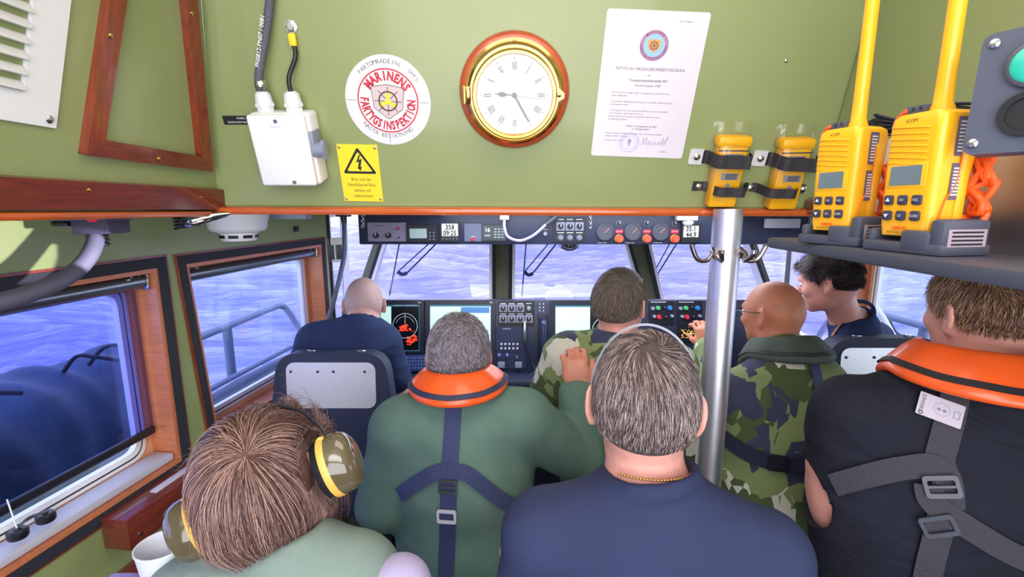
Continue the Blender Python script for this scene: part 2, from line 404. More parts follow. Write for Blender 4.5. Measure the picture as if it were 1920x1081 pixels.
win1, w1in = window(WL, W1o, 'window_1', 0.028)
win2, w2in = window(WL, W2o, 'window_2', 0.026)
win5, w5in = window(WR, W3o, 'window_5', 0.026)
win6, w6in = window(WR, W4o, 'window_6', 0.028)

# window sill in aluminium below window 1
mb = MB(); a = WL.loc(340, 847)
mb.box((w1in[0][0]+(w1in[1][0]-w1in[0][0])/2, w1in[0][1]+0.012, -0.035), (w1in[1][0]-w1in[0][0]-0.01, 0.02, 0.06), 0, 0.003)
o = mb.build('sill', [lgrey], win1)

# roller blinds with blue solar film
film = glassy('blue_solar_film', (0.66, 0.68, 1.0, 1), 0.03, 0.15)
film2 = glassy('violet_solar_film', (0.90, 0.91, 1.0, 1), 0.02, 0.15)
def blind(pl, inn, label, drop, filmmat, x_cut=0.0, ubg=None, lowrail=True, sgn=1, y0=0.012):
    us = [p[0] for p in inn]; vs_ = [p[1] for p in inn]; tlp = [p for p in inn if p[1] > (min(vs_)+max(vs_))/2]
    ul = min(p[0] for p in tlp)+0.004; ur = max(p[0] for p in tlp)-0.004; vtop = min(p[1] for p in tlp)-0.024
    root = thing('roller_blind', label, 'roller blind', pl.M((ul+ur)/2, vtop, -0.03)); w = ur-ul
    mb = MB(); mb.cyl((-w/2+.006, 0, 0), (w/2-.006, 0, 0), 0.019, 0, 20); mb.build('roller_tube', [mat('blind_tube', S(120, 128, 140), 0.25, 0.8)], root)
    for s_ in (-1, 1):
        mb = MB(); mb.box((s_*(w/2-.004), 0, 0), (0.006, 0.044, 0.044), 0, 0.003); mb.tube([(s_*(w/2-.02), .02, .01), (s_*(w/2-.035), .026, .012), (s_*(w/2-.05), .018, .016)], 0.004, 0, 8, 4); mb.build('end_bracket', [steel], root)
    fl = -w/2+0.012+(x_cut if sgn < 0 else 0); fr = w/2-0.012-(x_cut if sgn > 0 else 0)
    mb = MB(); mb.plate([[(fl, -drop), (fr, -drop), (fr, -0.01), (fl, -0.01)]], -0.0165, -0.0155, 0); mb.build('film_sheet', [filmmat], root)
    if lowrail:
        mb = MB(); mb.box(((fl+fr)/2, -drop, -0.016), (fr-fl, 0.022, 0.010), 0, 0.003); mb.build('bottom_rail', [black], root)
    return root
_p = WL.loc(304, 812); d1 = w1in[2][1]-0.024-_p[1]
blind(WL, w1in, 'roller blind with dark blue film pulled down over the near left window', d1, film)
blind(WL, w2in, 'roller blind with violet film over the second left window, beside smoke detector', 0.60, film2)
blind(WR, w5in, 'roller blind over the right window behind the young dark-haired man', 0.05, film2, lowrail=False)
blind(WR, w6in, 'steel roller blind over the right window under the radio shelf', 0.05, film2, lowrail=False)

# --- front corner panes and windscreen
vS = WS.v; 
def wz(px, py): return WS.loc(px, py)
vbot = wz(940, 600)[1]; 
def top_at(px0, py0, px1, py1):   # extend mullion edge up to the ceiling and down
    a = wz(px0, py0); b = wz(px1, py1); s_ = (b[0]-a[0])/(b[1]-a[1]); vtp = (ZT-WS.o.z)/WS.v.z
    return (a[0]+s_*(vbot-a[1]), a[0]+s_*(vtp-a[1])), vtp
panes = []
for ed in (((716, 460), (690, 545), (923, 460), (923, 560)), ((961, 460), (960, 560), (1178, 460), (1206, 560)), ((1216, 460), (1238, 560), (1405, 460), (1440, 560))):
    (lb, lt), vtp = top_at(*ed[0], *ed[1]); (rb, rt), _ = top_at(*ed[2], *ed[3]); panes.append([(lb, vbot), (rb, vbot), (rt, vtp-0.03), (lt, vtp-0.03)])
x0b = panes[0][0][0]-0.07; x0t = panes[0][3][0]-0.05; x1b = panes[2][1][0]+0.05; x1t = panes[2][2][0]+0.05
mb = MB(); mb.plate([[(x0b-0.02, vbot-1.0), (x1b+0.02, vbot-1.0), (x1b, vbot), (x1t, vtp), (x0t, vtp), (x0b, vbot)]] + panes, -0.05, 0.0, 0)
struct(mb, 'wall_front', [mat('frame_olive', S(92, 98, 74), 0.5)], WS.M())
for i, p in enumerate(panes):
    root = thing('window_%d' % (7+i), None, None, WS.M()); root['kind'] = 'structure'
    mb = MB(); mb.plate([inset(p, -0.022), p], 0, 0.012, 0); mb.build('window_frame', [rubber], root)
    mb = MB(); mb.plate([p, inset(p, 0.017)], -0.03, 0.014, 0); mb.build('bright_edge', [white], root)
    mb = MB(); mb.plate([p], -0.034, -0.031, 0); mb.build('pane', [glassy('screen_glass', (0.95, 0.95, 1.0, 1), 0.03)], root)
def corner(name, A, B, bt, pane_in=0.05):
    # A: bottom aft point, B: bottom forward point (world), plane between them
    u = Vector((B.x-A.x, B.y-A.y, 0)); L = u.length; pl = Pl((A.x, A.y, EYE), u, (0, 0, 1)); fr = bt
    outer = [(0, -EYE), (L, -EYE), (L+fr, H), (0, H)]
    lo = WL.loc(600, 600)[1] - 0.2
    s_ = fr/(H+EYE)
    hole = [(pane_in, lo), (L-0.03+s_*(lo+EYE)-0.0, lo), (L-0.03+fr, H-0.04), (pane_in, H-0.04)]
    mb = MB(); mb.plate([outer, hole], -0.03, 0, 0); struct(mb, name[0], [mat('frame_olive', S(92, 98, 74), 0.5)], pl.M())
    root = thing(name[1], None, None, pl.M()); root['kind'] = 'structure'
    mb = MB(); mb.plate([inset(hole, -0.014), hole], 0, 0.01, 0); mb.build('window_frame', [rubber], root)
    mb = MB(); mb.plate([hole, inset(hole, 0.012)], -0.025, 0.012, 0); mb.build('bright_edge', [white], root)
    mb = MB(); mb.plate([hole], -0.032, -0.029, 0); mb.build('pane', [glassy('screen_glass', (0.95, 0.95, 1.0, 1), 0.03)], root)
    return pl, L
cb = WS.M() @ Vector((x0b, vbot, 0)); ct = WS.M() @ Vector((x0t, vtp, 0))
plc, Lc = corner(('wall_front_left', 'window_3'), wl_b, cb, (ct-cb).length*0.3)
A2 = mir(wl_b); cb2 = WS.M() @ Vector((x1b, vbot, 0))
u_ = Vector((A2.x-cb2.x, A2.y-cb2.y, 0)); L2 = u_.length; plr = Pl((cb2.x, cb2.y, EYE), u_, (0, 0, 1))
lo = WL.loc(600, 600)[1]-0.2; hole = [(0.06, lo), (L2-0.04, lo), (L2-0.04, H-0.04), (0.02, H-0.04)]
mb = MB(); mb.plate([[(0, -EYE), (L2, -EYE), (L2, H), (-0.06, H)], hole], -0.03, 0, 0); struct(mb, 'wall_front_right', [mat('frame_olive', S(92, 98, 74), 0.5)], plr.M())
root = thing('window_4', None, None, plr.M()); root['kind'] = 'structure'
mb = MB(); mb.plate([inset(hole, -0.014), hole], 0, 0.01, 0); mb.build('window_frame', [rubber], root)
mb = MB(); mb.plate([hole, inset(hole, 0.012)], -0.025, 0.012, 0); mb.build('bright_edge', [white], root)
mb = MB(); mb.plate([hole], -0.032, -0.029, 0); mb.build('pane', [glassy('screen_glass', (0.95, 0.95, 1.0, 1), 0.03)], root)

# ================================================================ TRIMS
def trim_bar(pl, p0, p1, hh, dd, name, m, c=0.0, bev=0.008):
    a = pl.loc(*p0); b = pl.loc(*p1); L = math.hypot(b[0]-a[0], b[1]-a[1]); ang = math.atan2(b[1]-a[1], b[0]-a[0])
    mb = MB(); mb.box((0, 0, dd/2), (L, hh, dd), 0, bev)
    o = mb.build(name, [m], None, pl.M((a[0]+b[0])/2, (a[1]+b[1])/2, c, ang)); o['kind'] = 'structure'; return o
trim_bar(PN, (404, 391), (1530, 395), 0.019, 0.022, 'trim_1', varn, 0.0)
a = UL.loc(0, 354); b = UL.loc(411, 369)
mb = MB(); mb.plate([[(-1.6, -0.002), (0.004, -0.002), (0.004, 0.046), (-1.6, 0.046)]], 0.0, 0.016, 0)
o = mb.build('trim_2', [mahog], None, UL.M()); o['kind'] = 'structure'
sb = MB()
for px, py in ((365, 367), (150, 352)):
    q = UL.loc(px, py); screw(sb, q[0], q[1], 0.016, 0.0035)
sb.build('screw', [brass], o)
mb = MB(); mb.box((-0.8, -0.014, 0.0), (1.6, 0.014, 0.03), 0, 0.005)
o = mb.build('trim_3', [varn], None, UL.M()); o['kind'] = 'structure'
mb = MB(); mb.box((0.05, -0.0, 0.01), (0.09, 0.035, 0.02), 0, 0.004); o = mb.build('trim_4', [mahog], None, UR.M()); o['kind'] = 'structure'
mb = MB(); mb.box((0.95, -0.025, 0.012), (0.9, 0.055, 0.024), 0, 0.005); o = mb.build('trim_5', [mahog], None, UR.M()); o['kind'] = 'structure'

# ================================================================ BOAT OUTSIDE
deckm = mat('deck_white', S(214, 216, 226), 0.5); hullg = mat('hull_grey', S(96, 104, 128), 0.5)
ZD = 1.0
prof = [(-1.42, 0.2), (-1.44, 1.2), (-1.40, 2.4), (-1.22, 3.1), (-0.85, 3.8), (-0.35, 4.25), (0.1, 4.45), (CX, 4.5)]
deck = prof + [(2*CX-p[0], p[1]) for p in prof[::-1][1:]]
inn = [(wl_a.x-0.14, 0.2), (wl_b.x-0.1, wl_b.y+0.05), (cb.x-0.1, cb.y+0.12)]
hole = inn + [(2*CX-p[0], p[1]) for p in inn[::-1]]
mb = MB(); mb.plate([deck+hole[::-1]], -0.05, 0, 0)
mb.tube([(p[0], p[1], 0.03) for p in deck], 0.035, 1, 10, 3)
mb.plate([deck+hole[::-1]], -0.9, -0.06, 1)
o = mb.build('foredeck', [deckm, hullg], None, Matrix.Translation((0, 0, ZD))); o['kind'] = 'structure'
mb = MB(); mb.box((0, 0, 0), (0.24, 0.12, 0.16), 0, 0.03); mb.tube([(-.03, 0, .06), (-.02, 0, .12), (.02, 0, .12), (.03, 0, .06)], 0.012, 0, 8, 4)
tag(mb.build('bow_locker', [deckm], None, Matrix.Translation((CX+0.08, 4.3, ZD+0.085))), 'small white locker at the bow beyond the middle windscreen pane', 'locker')
# tarpaulin over the side
def tarp(side=-1):
    n = 60; m_ = 14; V = []; F = []; r = random.Random(5)
    for i in range(n+1):
        t = i/n; q = P(0, 753, 1.35).lerp(P(266, 662, 2.0), (t-0.35)/0.5)
        for k in range(m_+1):
            s_ = k/m_; a = s_*pi*0.9-0.2
            rad = 0.24+0.012*math.sin(t*40+s_*3)+0.012*math.sin(t*19-s_*5)
            V.append((q.x-0.20*0.9+rad*math.cos(a)*1.0, q.y, q.z-0.24+rad*math.sin(a)*1.0-(0.9 if k == 0 else 0)))
    for i in range(n):
        for k in range(m_): F.append((i*(m_+1)+k, i*(m_+1)+k+1, (i+1)*(m_+1)+k+1, (i+1)*(m_+1)+k))
    mb = MB(); mb.add(V, F, 0, True); mb.tube([V[5*15+14], V[5*15+7], V[5*15+1]], 0.01, 1)
    o = mb.build('tarpaulin', [mat('grey_green_tarp', S(62, 82, 92), 0.6, var=0.35, vscale=6, bump=0.6, bscale=9), black])
    md = o.modifiers.new('s', 'SOLIDIFY'); md.thickness = 0.02
    for t, l in ((0.62, .07), (0.72, .10), (0.3, .06)):
        q = P(0, 753, 1.35).lerp(P(266, 662, 2.0), (t-0.35)/0.5); st = MB(); st.tube([q+Vector((-.1, 0, -.01)), q+Vector((-.05, .01, .05)), q+Vector((0, .03, l*.6)), q+Vector((.03, .09, .01))], 0.007, 0, 6, 4); st.build('strap', [rubber], o)
    tag(o, 'dark tarpaulin covering the side deck outside the near left window', 'tarpaulin')
tarp()
railm = mat('rail_paint', S(120, 128, 160), 0.45)
def rail(mirror):
    f = (lambda v: mir(v)) if mirror else (lambda v: Vector(v))
    root = thing('deck_railing', 'bent tubular deck railing outside the ' + ('right' if mirror else 'second left') + ' window', 'railing', Matrix.Translation(f((-1.45, 2.4, ZD))), None)
    o0 = root.matrix_world.translation
    g = lambda v: f(v)-o0
    top = [P(300, 660, 2.0), P(400, 621, 2.5), P(515, 575, 3.25), P(528, 574, 3.35), P(538, 580, 3.38), P(566, 622, 3.4), P(575, 640, 3.4)]
    mb = MB(); mb.tube([g(p) for p in top], 0.021, 0, 12, 5); mb.build('top_rail', [railm], root)
    mb = MB(); mb.tube([g(P(300, 780, 2.0)), g(P(432, 709, 2.6)), g(P(545, 650, 3.3))], 0.015, 0, 10, 4); mb.build('lower_rail', [railm], root)
    for (px, py, z) in ((425, 611, 2.64),):
        p = P(px, py, z); mb = MB(); mb.cyl(g(p), g((p.x+0.0, p.y, ZD)), 0.025, 0, 12); mb.build('post', [railm], root)
    p = P(575, 640, 3.4); mb = MB(); mb.cyl(g(p), g((p.x, p.y, ZD)), 0.02); mb.build('post', [railm], root)
    p = P(300, 660, 2.0); mb = MB(); mb.cyl(g(p), g((p.x, p.y, ZD)), 0.025); mb.build('post', [railm], root)
    return root
rail(False); rail(True)
# wipers
wm = mat('wiper_grey', S(58, 70, 120), 0.5)
def wiper(pts, blade, label):
    root = thing('windscreen_wiper', label, 'wiper', WS.at(*pts[0], -0.08), 'wipers outside the windscreen'); root.matrix_world = WS.at(*pts[0], -0.08)
    o0 = WS.loc(*pts[0]); g = lambda q: (WS.loc(*q)[0]-o0[0], WS.loc(*q)[1]-o0[1], 0)
    mb = MB(); mb.tube([g(blade[0]), g(blade[1])], 0.0045, 0, 6); mb.build('blade', [wm], root)
    mb = MB(); mb.tube([g(pts[0]), g(pts[1])], 0.005, 0, 6); mb.build('arm', [wm], root)
    mb = MB(); mb.tube([g(pts[2]), g(pts[3])], 0.004, 0, 6); mb.build('arm', [wm], root)
    mb = MB(); a = g(pts[1]); b = g(pts[3]); mb.tube([a, ((a[0]+b[0])/2, min(a[1], b[1])-0.01, 0), b], 0.012, 0, 8, 3); mb.build('link', [wm], root)
    r = root; r.pop('group', None) if hasattr(r, 'pop') else None
wiper([(835, 430), (758, 507), (823, 430), (740, 505)], [(745, 440), (724, 550)], 'thin dark wiper outside the left windscreen pane')
wiper([(1062, 430), (1000, 508), (1048, 430), (984, 505)], [(988, 440), (979, 552)], 'thin dark wiper outside the middle windscreen pane')
wiper([(1290, 430), (1240, 510), (1275, 430), (1234, 505)], [(1226, 440), (1235, 553)], 'thin dark wiper outside the right windscreen pane')
# wiper outside right window
root = thing('windscreen_wiper', 'white wiper arm slanting outside the right side window', 'wiper', Matrix.Translation(P(1625, 545, 2.6)))
o0 = P(1625, 545, 2.6); mb = MB(); mb.tube([P(1625, 545, 2.6)-o0, P(1655, 595, 2.55)-o0, P(1685, 655, 2.5)-o0], [0.004, .016, .022], 0, 8); mb.build('blade', [white], root)
mb = MB(); mb.tube([P(1668, 600, 2.55)-o0, P(1680, 622, 2.55)-o0, P(1695, 632, 2.55)-o0, P(1705, 650, 2.5)-o0], 0.006, 0, 8, 3); mb.build('hose', [dgrey], root)
# ================================================================ ITEMS ON THE GREEN SURFACES
MM = {}
# --- round inspection sticker
def sticker(M, R, label, name='round_sticker'):
    root = thing(name, label, 'sticker', M)
    MB().plate([circ(R, 72)], 0, 0.0008, 0).build('white_disc', [mat('sticker_white', S(226, 222, 232), .5)], root)
    mb = MB(); mb.plate([circ(R*.70, 64)], .0008, .0010, 0); mb.build('pale_blue_disc', [mat('pale_cyan', S(214, 230, 234), .5)], root)
    mb = MB(); mb.ring(R*.685, R*.715, .0013, 0); mb.build('red_ring', [red], root)
    mb = MB()
    mb.arctext('MARINENS', R*.27, R*.545, pi/2-.02, .262, .0014, 0, True, .05, .74)
    mb.arctext('FARTYGSINSPEKTION', R*.27, R*.560, -pi/2-.02, .198, .0014, 0, False, .045, .62)
    mb.build('red_lettering', [red], root)
    mb = MB()
    mb.arctext('FARTOMRÅDE', R*.135, R*.855, pi/2+.36, .098, .0010, 0, True)
    mb.arctext('ENL. SMFS', R*.115, R*.855, pi/2-.56, .092, .0010, 0, True)
    mb.arctext('NÄSTA BESIKTNING', R*.135, R*.80, -pi/2-.06, .100, .0010, 0, False)
    for a in (0.02, pi+.02, -pi/2): mb.tube([(R*.74*math.cos(a), R*.74*math.sin(a), .001), (R*.96*math.cos(a), R*.96*math.sin(a), .001)], .0006, 0, 4)
    mb.build('black_lettering', [mat('grey_ink', S(90, 92, 104), .5)], root)
    mb = MB()
    for i in range(36):
        a = -pi+.12+i*(pi-.24)/35
        mb.flat([[(R*r_*math.cos(a+d), R*r_*math.sin(a+d)) for r_, d in ((.90, -.03), (.90, .03), (.906, .03), (.906, -.03))]], .001)
        mb.flat([[(R*r_*math.cos(a+d), R*r_*math.sin(a+d)) for r_, d in ((.90, .042), (.97, .042), (.97, .046), (.90, .046))]], .001)
    mb.ring(R*.968, R*.974, .001); mb.ring(R*.744, R*.749, .001)
    mb.build('faint_scale', [mat('faint_ink', S(186, 190, 206), .5)], root)
    sh = [(-.38, .30), (0, .36), (.38, .30), (.33, -.16), (0, -.40), (-.33, -.16)]; sh = rounded([(x*R, y*R) for x, y in sh], R*.05)
    mb = MB(); mb.plate([sh], .0010, .0014, 0); mb.build('shield', [mat('shield_pinkish', S(206, 186, 190), .5)], root)
    mb = MB(); mb.flat([inset(sh, -R*.012), sh], .0014, 0); mb.ring(R*.195, R*.225, .0016)
    for k in range(8):
        a = k*pi/4+pi/2; mb.tube([(R*.08*math.cos(a), R*.08*math.sin(a), .0016), (R*.32*math.cos(a), R*.32*math.sin(a), .0016)], R*.009, 0, 4)
    mb.build('wheel_emblem', [mat('dark_brown_ink', S(66, 44, 44), .5)], root)
    mb = MB()
    for k in range(3):
        a = pi/2+k*2*pi/3; T = Matrix.Rotation(a-pi/2, 4, 'Z'); mb.flat([[(-R*.022, 0), (R*.022, 0), (R*.05, R*.13), (R*.03, R*.19), (-R*.03, R*.19), (-R*.05, R*.13)]], .0021, 0, T)
    mb.flat([circ(R*.05, 20)], .0023); mb.build('propeller_emblem', [yellow], root)
    return root
_q = PN.rect(646, 101, 809, 271)
sticker(PN.M(_q[0], _q[1], 0, -0.06), .0935, 'round white sticker with red MARINENS lettering and ship wheel emblem left of the clock')
_q = UR.hit(1905, 318)
sticker(UR.at(1922, 318), .07, 'round white sticker with red ring behind the radio bracket on the right side')

# --- warning sign
root = thing('warning_sign', 'yellow high voltage warning sign with lightning triangle below the round sticker', 'sign', PN.at(676, 325, 0, -.02))
c = PN.loc(676, 325); poly = [PN.loc(630, 270), PN.loc(708, 269), PN.loc(722, 380), PN.loc(647, 381)]
w = .094; h = .135
MB().plate([rrect(w, h, .003)], 0, .0016, 0).build('plate', [yellow], root)
mb = MB(); tri = rounded([(-.040, 0), (.040, 0), (0, .062)], .004); mb.plate([tri, rounded([(-.0305, .0055), (.0305, .0055), (0, .0515)], .003)], .0016, .0020, 0, Matrix.Translation((0, .000, 0)))
mb.flat([[(.002, .044), (-.007, .026), (.000, .0285), (-.003, .014), (-.0075, .016), (.002, .007), (.006, .017), (.0025, .0155), (.008, .036), (.0005, .032), (.005, .044)]], .0019)
mb.build('triangle_symbol', [ink], root)
mb = MB()
for i, t in enumerate(('Bryt och lås', 'frånskiljaren före', 'arbete vid', 'radarantenn')): mb.text(t, .0112, 0, -.0135-i*.0135, .0019, sx=.86)
mb.build('lettering', [ink], root)
mb = MB()
for x in (-1, 1):
    for y in (-1, 1): s1 = MB(); screw(s1, x*.041, y*.061, .0014, .0035); s1.build('screw', [steel], root)

# --- clock
_q = PN.rect(862, 57, 1067, 276)
M = PN.M(_q[0], _q[1]); root = thing('wall_clock', 'round brass ship clock on a mahogany backplate reading 9:25', 'clock', M)
MB().lathe([(.119, 0), (.1195, .006), (.116, .014), (.108, .018), (.09, .018), (0, .018)], 0, 72).build('wooden_backplate', [mat('clock_wood', S(176, 76, 40), .3, var=.2, vscale=20, coat=.7)], root)
MB().lathe([(.106, .018), (.106, .022), (.100, .025), (.094, .023), (.0935, .032), (.098, .036), (.099, .041), (.094, .046), (.089, .046), (.087, .058), (.089, .062), (.085, .068), (.080, .068), (.078, .062), (.0775, .052)], 0, 96).build('brass_case', [brass], root)
FZ = .054
FM = Matrix.Translation((0, 0, FZ))
MB().plate([circ(.0785, 64)], -.004, 0, 0, FM).build('clock_face', [mat('clock_face_white', S(228, 222, 234), .35)], root)
mb = MB()
for k, t in enumerate(('XII', 'I', 'II', 'III', 'IIII', 'V', 'VI', 'VII', 'VIII', 'IX', 'X', 'XI')):
    a = pi/2-k*pi/6; T = FM @ Matrix.Rotation(a-pi/2, 4, 'Z') @ Matrix.Translation((0, .0560, .0006)); ws = {'I': .0030, 'V': .0052, 'X': .0052}; x = -sum(ws[c_] for c_ in t)/2; hh = .0155; st = .0017
    for c_ in t:
        xm = x+ws[c_]/2; x += ws[c_]
        if c_ == 'I': mb.box((xm, 0, 0), (st, hh, .0005), 0, 0, M=T)
        elif c_ == 'V':
            mb.box((xm-.0011, 0, 0), (st, hh, .0005), 0, 0, R=Matrix.Rotation(.14, 3, 'Z'), M=T); mb.box((xm+.0011, 0, 0), (st*.6, hh, .0005), 0, 0, R=Matrix.Rotation(-.14, 3, 'Z'), M=T)
        else:
            mb.box((xm, 0, 0), (st, hh*1.02, .0005), 0, 0, R=Matrix.Rotation(.26, 3, 'Z'), M=T); mb.box((xm, 0, 0), (st*.6, hh*1.02, .0005), 0, 0, R=Matrix.Rotation(-.26, 3, 'Z'), M=T)
    mb.box((.0690*math.cos(a), .0690*math.sin(a), FZ+.0006), (.0040, .0014, .0006), 0, 0, R=Matrix.Rotation(a, 3, 'Z'))
mb.build('roman_numerals', [ink], root)
mb = MB(); mb.ring(.0688, .0691, FZ+.0003)
for k in range(12):
    a = pi/2-k*pi/6; mb.text(str(12+k if k else 24), .0042, .041*math.cos(a), .041*math.sin(a), FZ+.0004)
mb.text('Barigo', .0065, 0, .026, FZ+.0004, shear=.3)
mb.build('fine_markings', [mat('fine_ink', S(140, 138, 156), .5)], root)
def hand(name, ang, prof, z, m):
    T = FM @ Matrix.Rotation(-ang, 4, 'Z'); mb = MB(); pts = [(w_, y) for y, w_ in prof]+[(-w_, y) for y, w_ in prof[::-1]]; mb.plate([pts], z, z+.0008, 0, T); return mb.build(name, [m], root)
hm = mat('hand_black', S(48, 40, 56), .4)
hand('hour_hand', math.radians(274), [(-.004, .0018), (.017, .0018), (.020, .0042), (.026, .0056), (.031, .0042), (.034, .0016), (.042, .0006)], .002, hm)
hand('minute_hand', math.radians(150), [(-.006, .0022), (.05, .0024), (.060, .0008)], .0032, hm)
hand('second_hand', math.radians(98), [(-.014, .0009), (.062, .0008)], .0045, mat('hand_grey', S(130, 120, 140), .4))
MB().lathe([(.0052, 0), (.0052, .005), (.003, .006), (0, .006)], 0, 24, FM).build('hub', [hm], root)
MB().plate([circ(.0785, 64)], .0645, .0652, 0).build('glass', [glassy('clock_glass', (1, 1, 1, 1), .035)], root)
mb = MB(); mb.box((-.098, 0, .044), (.012, .036, .018), 0, .004); mb.cyl((-.106, -.018, .044), (-.106, .018, .044), .004); mb.build('hinge', [brass], root)
mb = MB(); mb.plate([rounded([(.084, .02), (.104, .004), (.104, -.006), (.086, -.016)], .004)], .046, .056, 0); mb.lathe([(.005, .056), (.005, .060), (0, .061)], 0, 16, Matrix.Translation((.093, .001, 0))); mb.build('latch', [brass], root)
s1 = MB(); screw(s1, 0, .100, .024, .004); s1.build('screw', [brass], root)

# --- certificate
cn = [PN.loc(1133, 15), PN.loc(1330, 24), PN.loc(1281, 297), PN.loc(1113, 291)]
cx_ = sum(p[0] for p in cn)/4; cy_ = sum(p[1] for p in cn)/4; tilt = math.atan2(cn[2][1]-cn[3][1], cn[2][0]-cn[3][0])*.8+math.atan2(cn[1][1]-cn[0][1], cn[1][0]-cn[0][0])*.2
W_ = (math.dist(cn[0], cn[1])+math.dist(cn[2], cn[3]))/2; H_ = (math.dist(cn[0], cn[3])+math.dist(cn[1], cn[2]))/2
M = PN.M(cx_, cy_, 0, tilt); root = thing('certificate', 'laminated white certificate sheet with round emblem right of the clock', 'notice', M)
MB().plate([rrect(W_, H_, .006)], 0, .0012, 0).build('laminated_sheet', [mat('paper', S(222, 216, 234), .5)], root)
k = H_/.31; mb = MB(); T = Matrix.Diagonal((W_/.215, k, 1, 1))
L = [('INTYG för PASSAGERARBEFORDRAN', .0092, .040, 0, .0), ('för', .0065, .0275, 0, 0), ('Transportsambandsbåt 451', .0078, .0165, 0, .012), ('Försvarsmakten 1080', .0066, .0060, 0, .006)]
for t, s_, y, x, b_ in L: mb.text(t, s_, x, y, .0014, bold=b_, M=T)
para = [(-.010, 'Med stöd härav medges högst 12 passagerare under färd inom'), (-.0165, 'under dagsljusfärd.'), (-.0295, '- att godkänd räddningsutrustning finnes och gäller besättningsstock'), (-.036, 'med tjänstens behov.'),
        (-.049, '- att fartygschef har rätt transportutbildning och inre behörighet.'), (-.0555, 'om att fartyget skall framföras och all'), (-.062, 'besättningsutrustning ej får användas för befordran samt'), (-.0685, 'förseglingsskyldighet.')]
for y, t in para: mb.text(t, .0051, -.078, y, .0014, align='LEFT', M=T)
mb.text('Utöver 12 passagerare på däck', .0056, 0, -.083, .0014, bold=.01, M=T); mb.text('av "Fartygschefen"', .0056, 0, -.0895, .0014, bold=.01, M=T)
mb.text('Intyg till passagerarbefordran är giltigt under förutsättning av giltigt', .0048, -.080, -.1005, .0014, align='LEFT', M=T); mb.text('fartygscertifikat för fartyget.', .0048, -.080, -.107, .0014, align='LEFT', M=T)
mb.text('Karlskrona 2015-03-09', .0046, -.080, -.117, .0014, align='LEFT', M=T); mb.text('Dnr 10 906:51', .0050, .060, .136, .0014, M=T); mb.text('Inspektör', .0044, .060, -.140, .0014, M=T)
mb.build('printed_text', [mat('print_grey', S(84, 78, 100), .5)], root)
EM = T @ Matrix.Translation((0, .088, 0)); R = .030
MB().plate([circ(R, 48)], .0012, .0015, 0, EM).build('emblem_disc', [mat('emblem_purple', S(178, 128, 168), .5)], root)
MB().plate([circ(R*.76, 48)], .0015, .0017, 0, EM).build('emblem_field', [mat('emblem_blue', S(150, 190, 226), .5)], root)
MB().plate([rounded([(-.014, .012), (.014, .012), (.012, -.006), (0, -.014), (-.012, -.006)], .002)], .0017, .0019, 0, EM).build('emblem_shield', [mat('emblem_orange', S(226, 166, 92), .5)], root)
mb = MB(); mb.arctext('MILITÄRA', .0058, R*.865, pi/2, .20, .0018, 0, True, .01); mb.arctext('FARTYGSINSPEKTIONEN', .0056, R*.865, -pi/2, .165, .0018, 0, False, .01)
mb.ring(.0068, .0082, .0021); mb.ring(R*.98, R, .0018)
for j in range(8): a = j*pi/4; mb.tube([(0, 0, .0021), (.0115*math.cos(a), .0115*math.sin(a), .0021)], .0005, 0, 4)
me_ = mb; o = mb.build('emblem_marks', [mat('emblem_dark', S(70, 50, 96), .5)], root); o.matrix_local = EM
mb = MB(); mb.ring(.0215, .0225, .0014); mb.ring(.0155, .0160, .0014); mb.arctext('FARTYGSINSPEKTIONEN', .004, .019, pi/2, .24, .0014, 0, True)
mb.flat([rounded([(0, .010), (.005, .004), (.002, -.002), (.001, -.010), (-.001, -.010), (-.002, -.002), (-.005, .004)], .001)], .0014)
o = mb.build('blue_stamp', [mat('stamp_blue', S(150, 152, 206), .5)], root); o.matrix_local = T @ Matrix.Translation((-.022, -.121, 0))
sg = [(.006, -.126), (.010, -.108), (.012, -.124), (.017, -.107), (.018, -.126), (.023, -.116), (.025, -.126), (.030, -.117), (.033, -.126), (.038, -.118), (.041, -.125), (.047, -.117), (.050, -.125), (.056, -.108), (.055, -.125), (.066, -.104), (.060, -.124)]
mb = MB(); mb.tube([(x+.0, y, .0016) for x, y in sg], .00045, 0, 5, 4, M=T); mb.build('signature', [mat('pen_blue', S(140, 136, 190), .5)], root)

# --- isolator box
w, h = .128, .156
c = PN.rect(492, 186, 622, 350); M = PN.M(c[0]-.004, c[1], 0, .0)
root = thing('isolator_switch', 'white electrical isolator box with two cable glands and grey rotary knob', 'switch box', M)
mb = MB(); mb.box((0, 0, .028), (w, h, .056), 0, .008, seg=3); mb.build('housing', [white], root)
mb = MB(); mb.box((-.002, 0, .062), (w-.006, h-.004, .018), 0, .006, seg=3); mb.box((-.002, .062, .0715), (.03, .02, .004), 0, .002); mb.build('lid', [white], root)
for x, y in ((0, .064), (.012, -.066)):
    s1 = MB(); s1.cyl((x, y, .071), (x, y, .0745), .0042, 0, 16); s1.build('lid_screw', [steel], root)
mb = MB(); mb.box((.062, .018, .038), (.012, .044, .046), 0, .003); mb.build('switch_base', [mgrey], root)
mb = MB(); mb.cyl((.06, 0, .048), (.085, 0, .048), .017, 0, 24); mb.box((.082, 0, .05), (.010, .044, .018), 0, .005); mb.build('rotary_knob', [mgrey], root)
for x in (-.036, .026):
    g = MB(); g.cyl((x, h/2, .028), (x, h/2+.010, .028), .0175, 0, 8); g.cyl((x, h/2+.010, .028), (x, h/2+.016, .028), .0205, 0, 8); g.cyl((x, h/2+.016, .028), (x, h/2+.034, .028), .0185, 0, 12, .016); g.tube([(x, h/2+.034, .028), (x, h/2+.040, .028)], [.016, .010], 0, 16)
    g.build('cable_gland', [offw], root)
T0 = PN.M(c[0]-.004, c[1]); ti = T0.inverted()
def pl_(px, py, cz): a, b = PN.loc(px, py); return ti @ (PN.M(a, b, cz).translation)
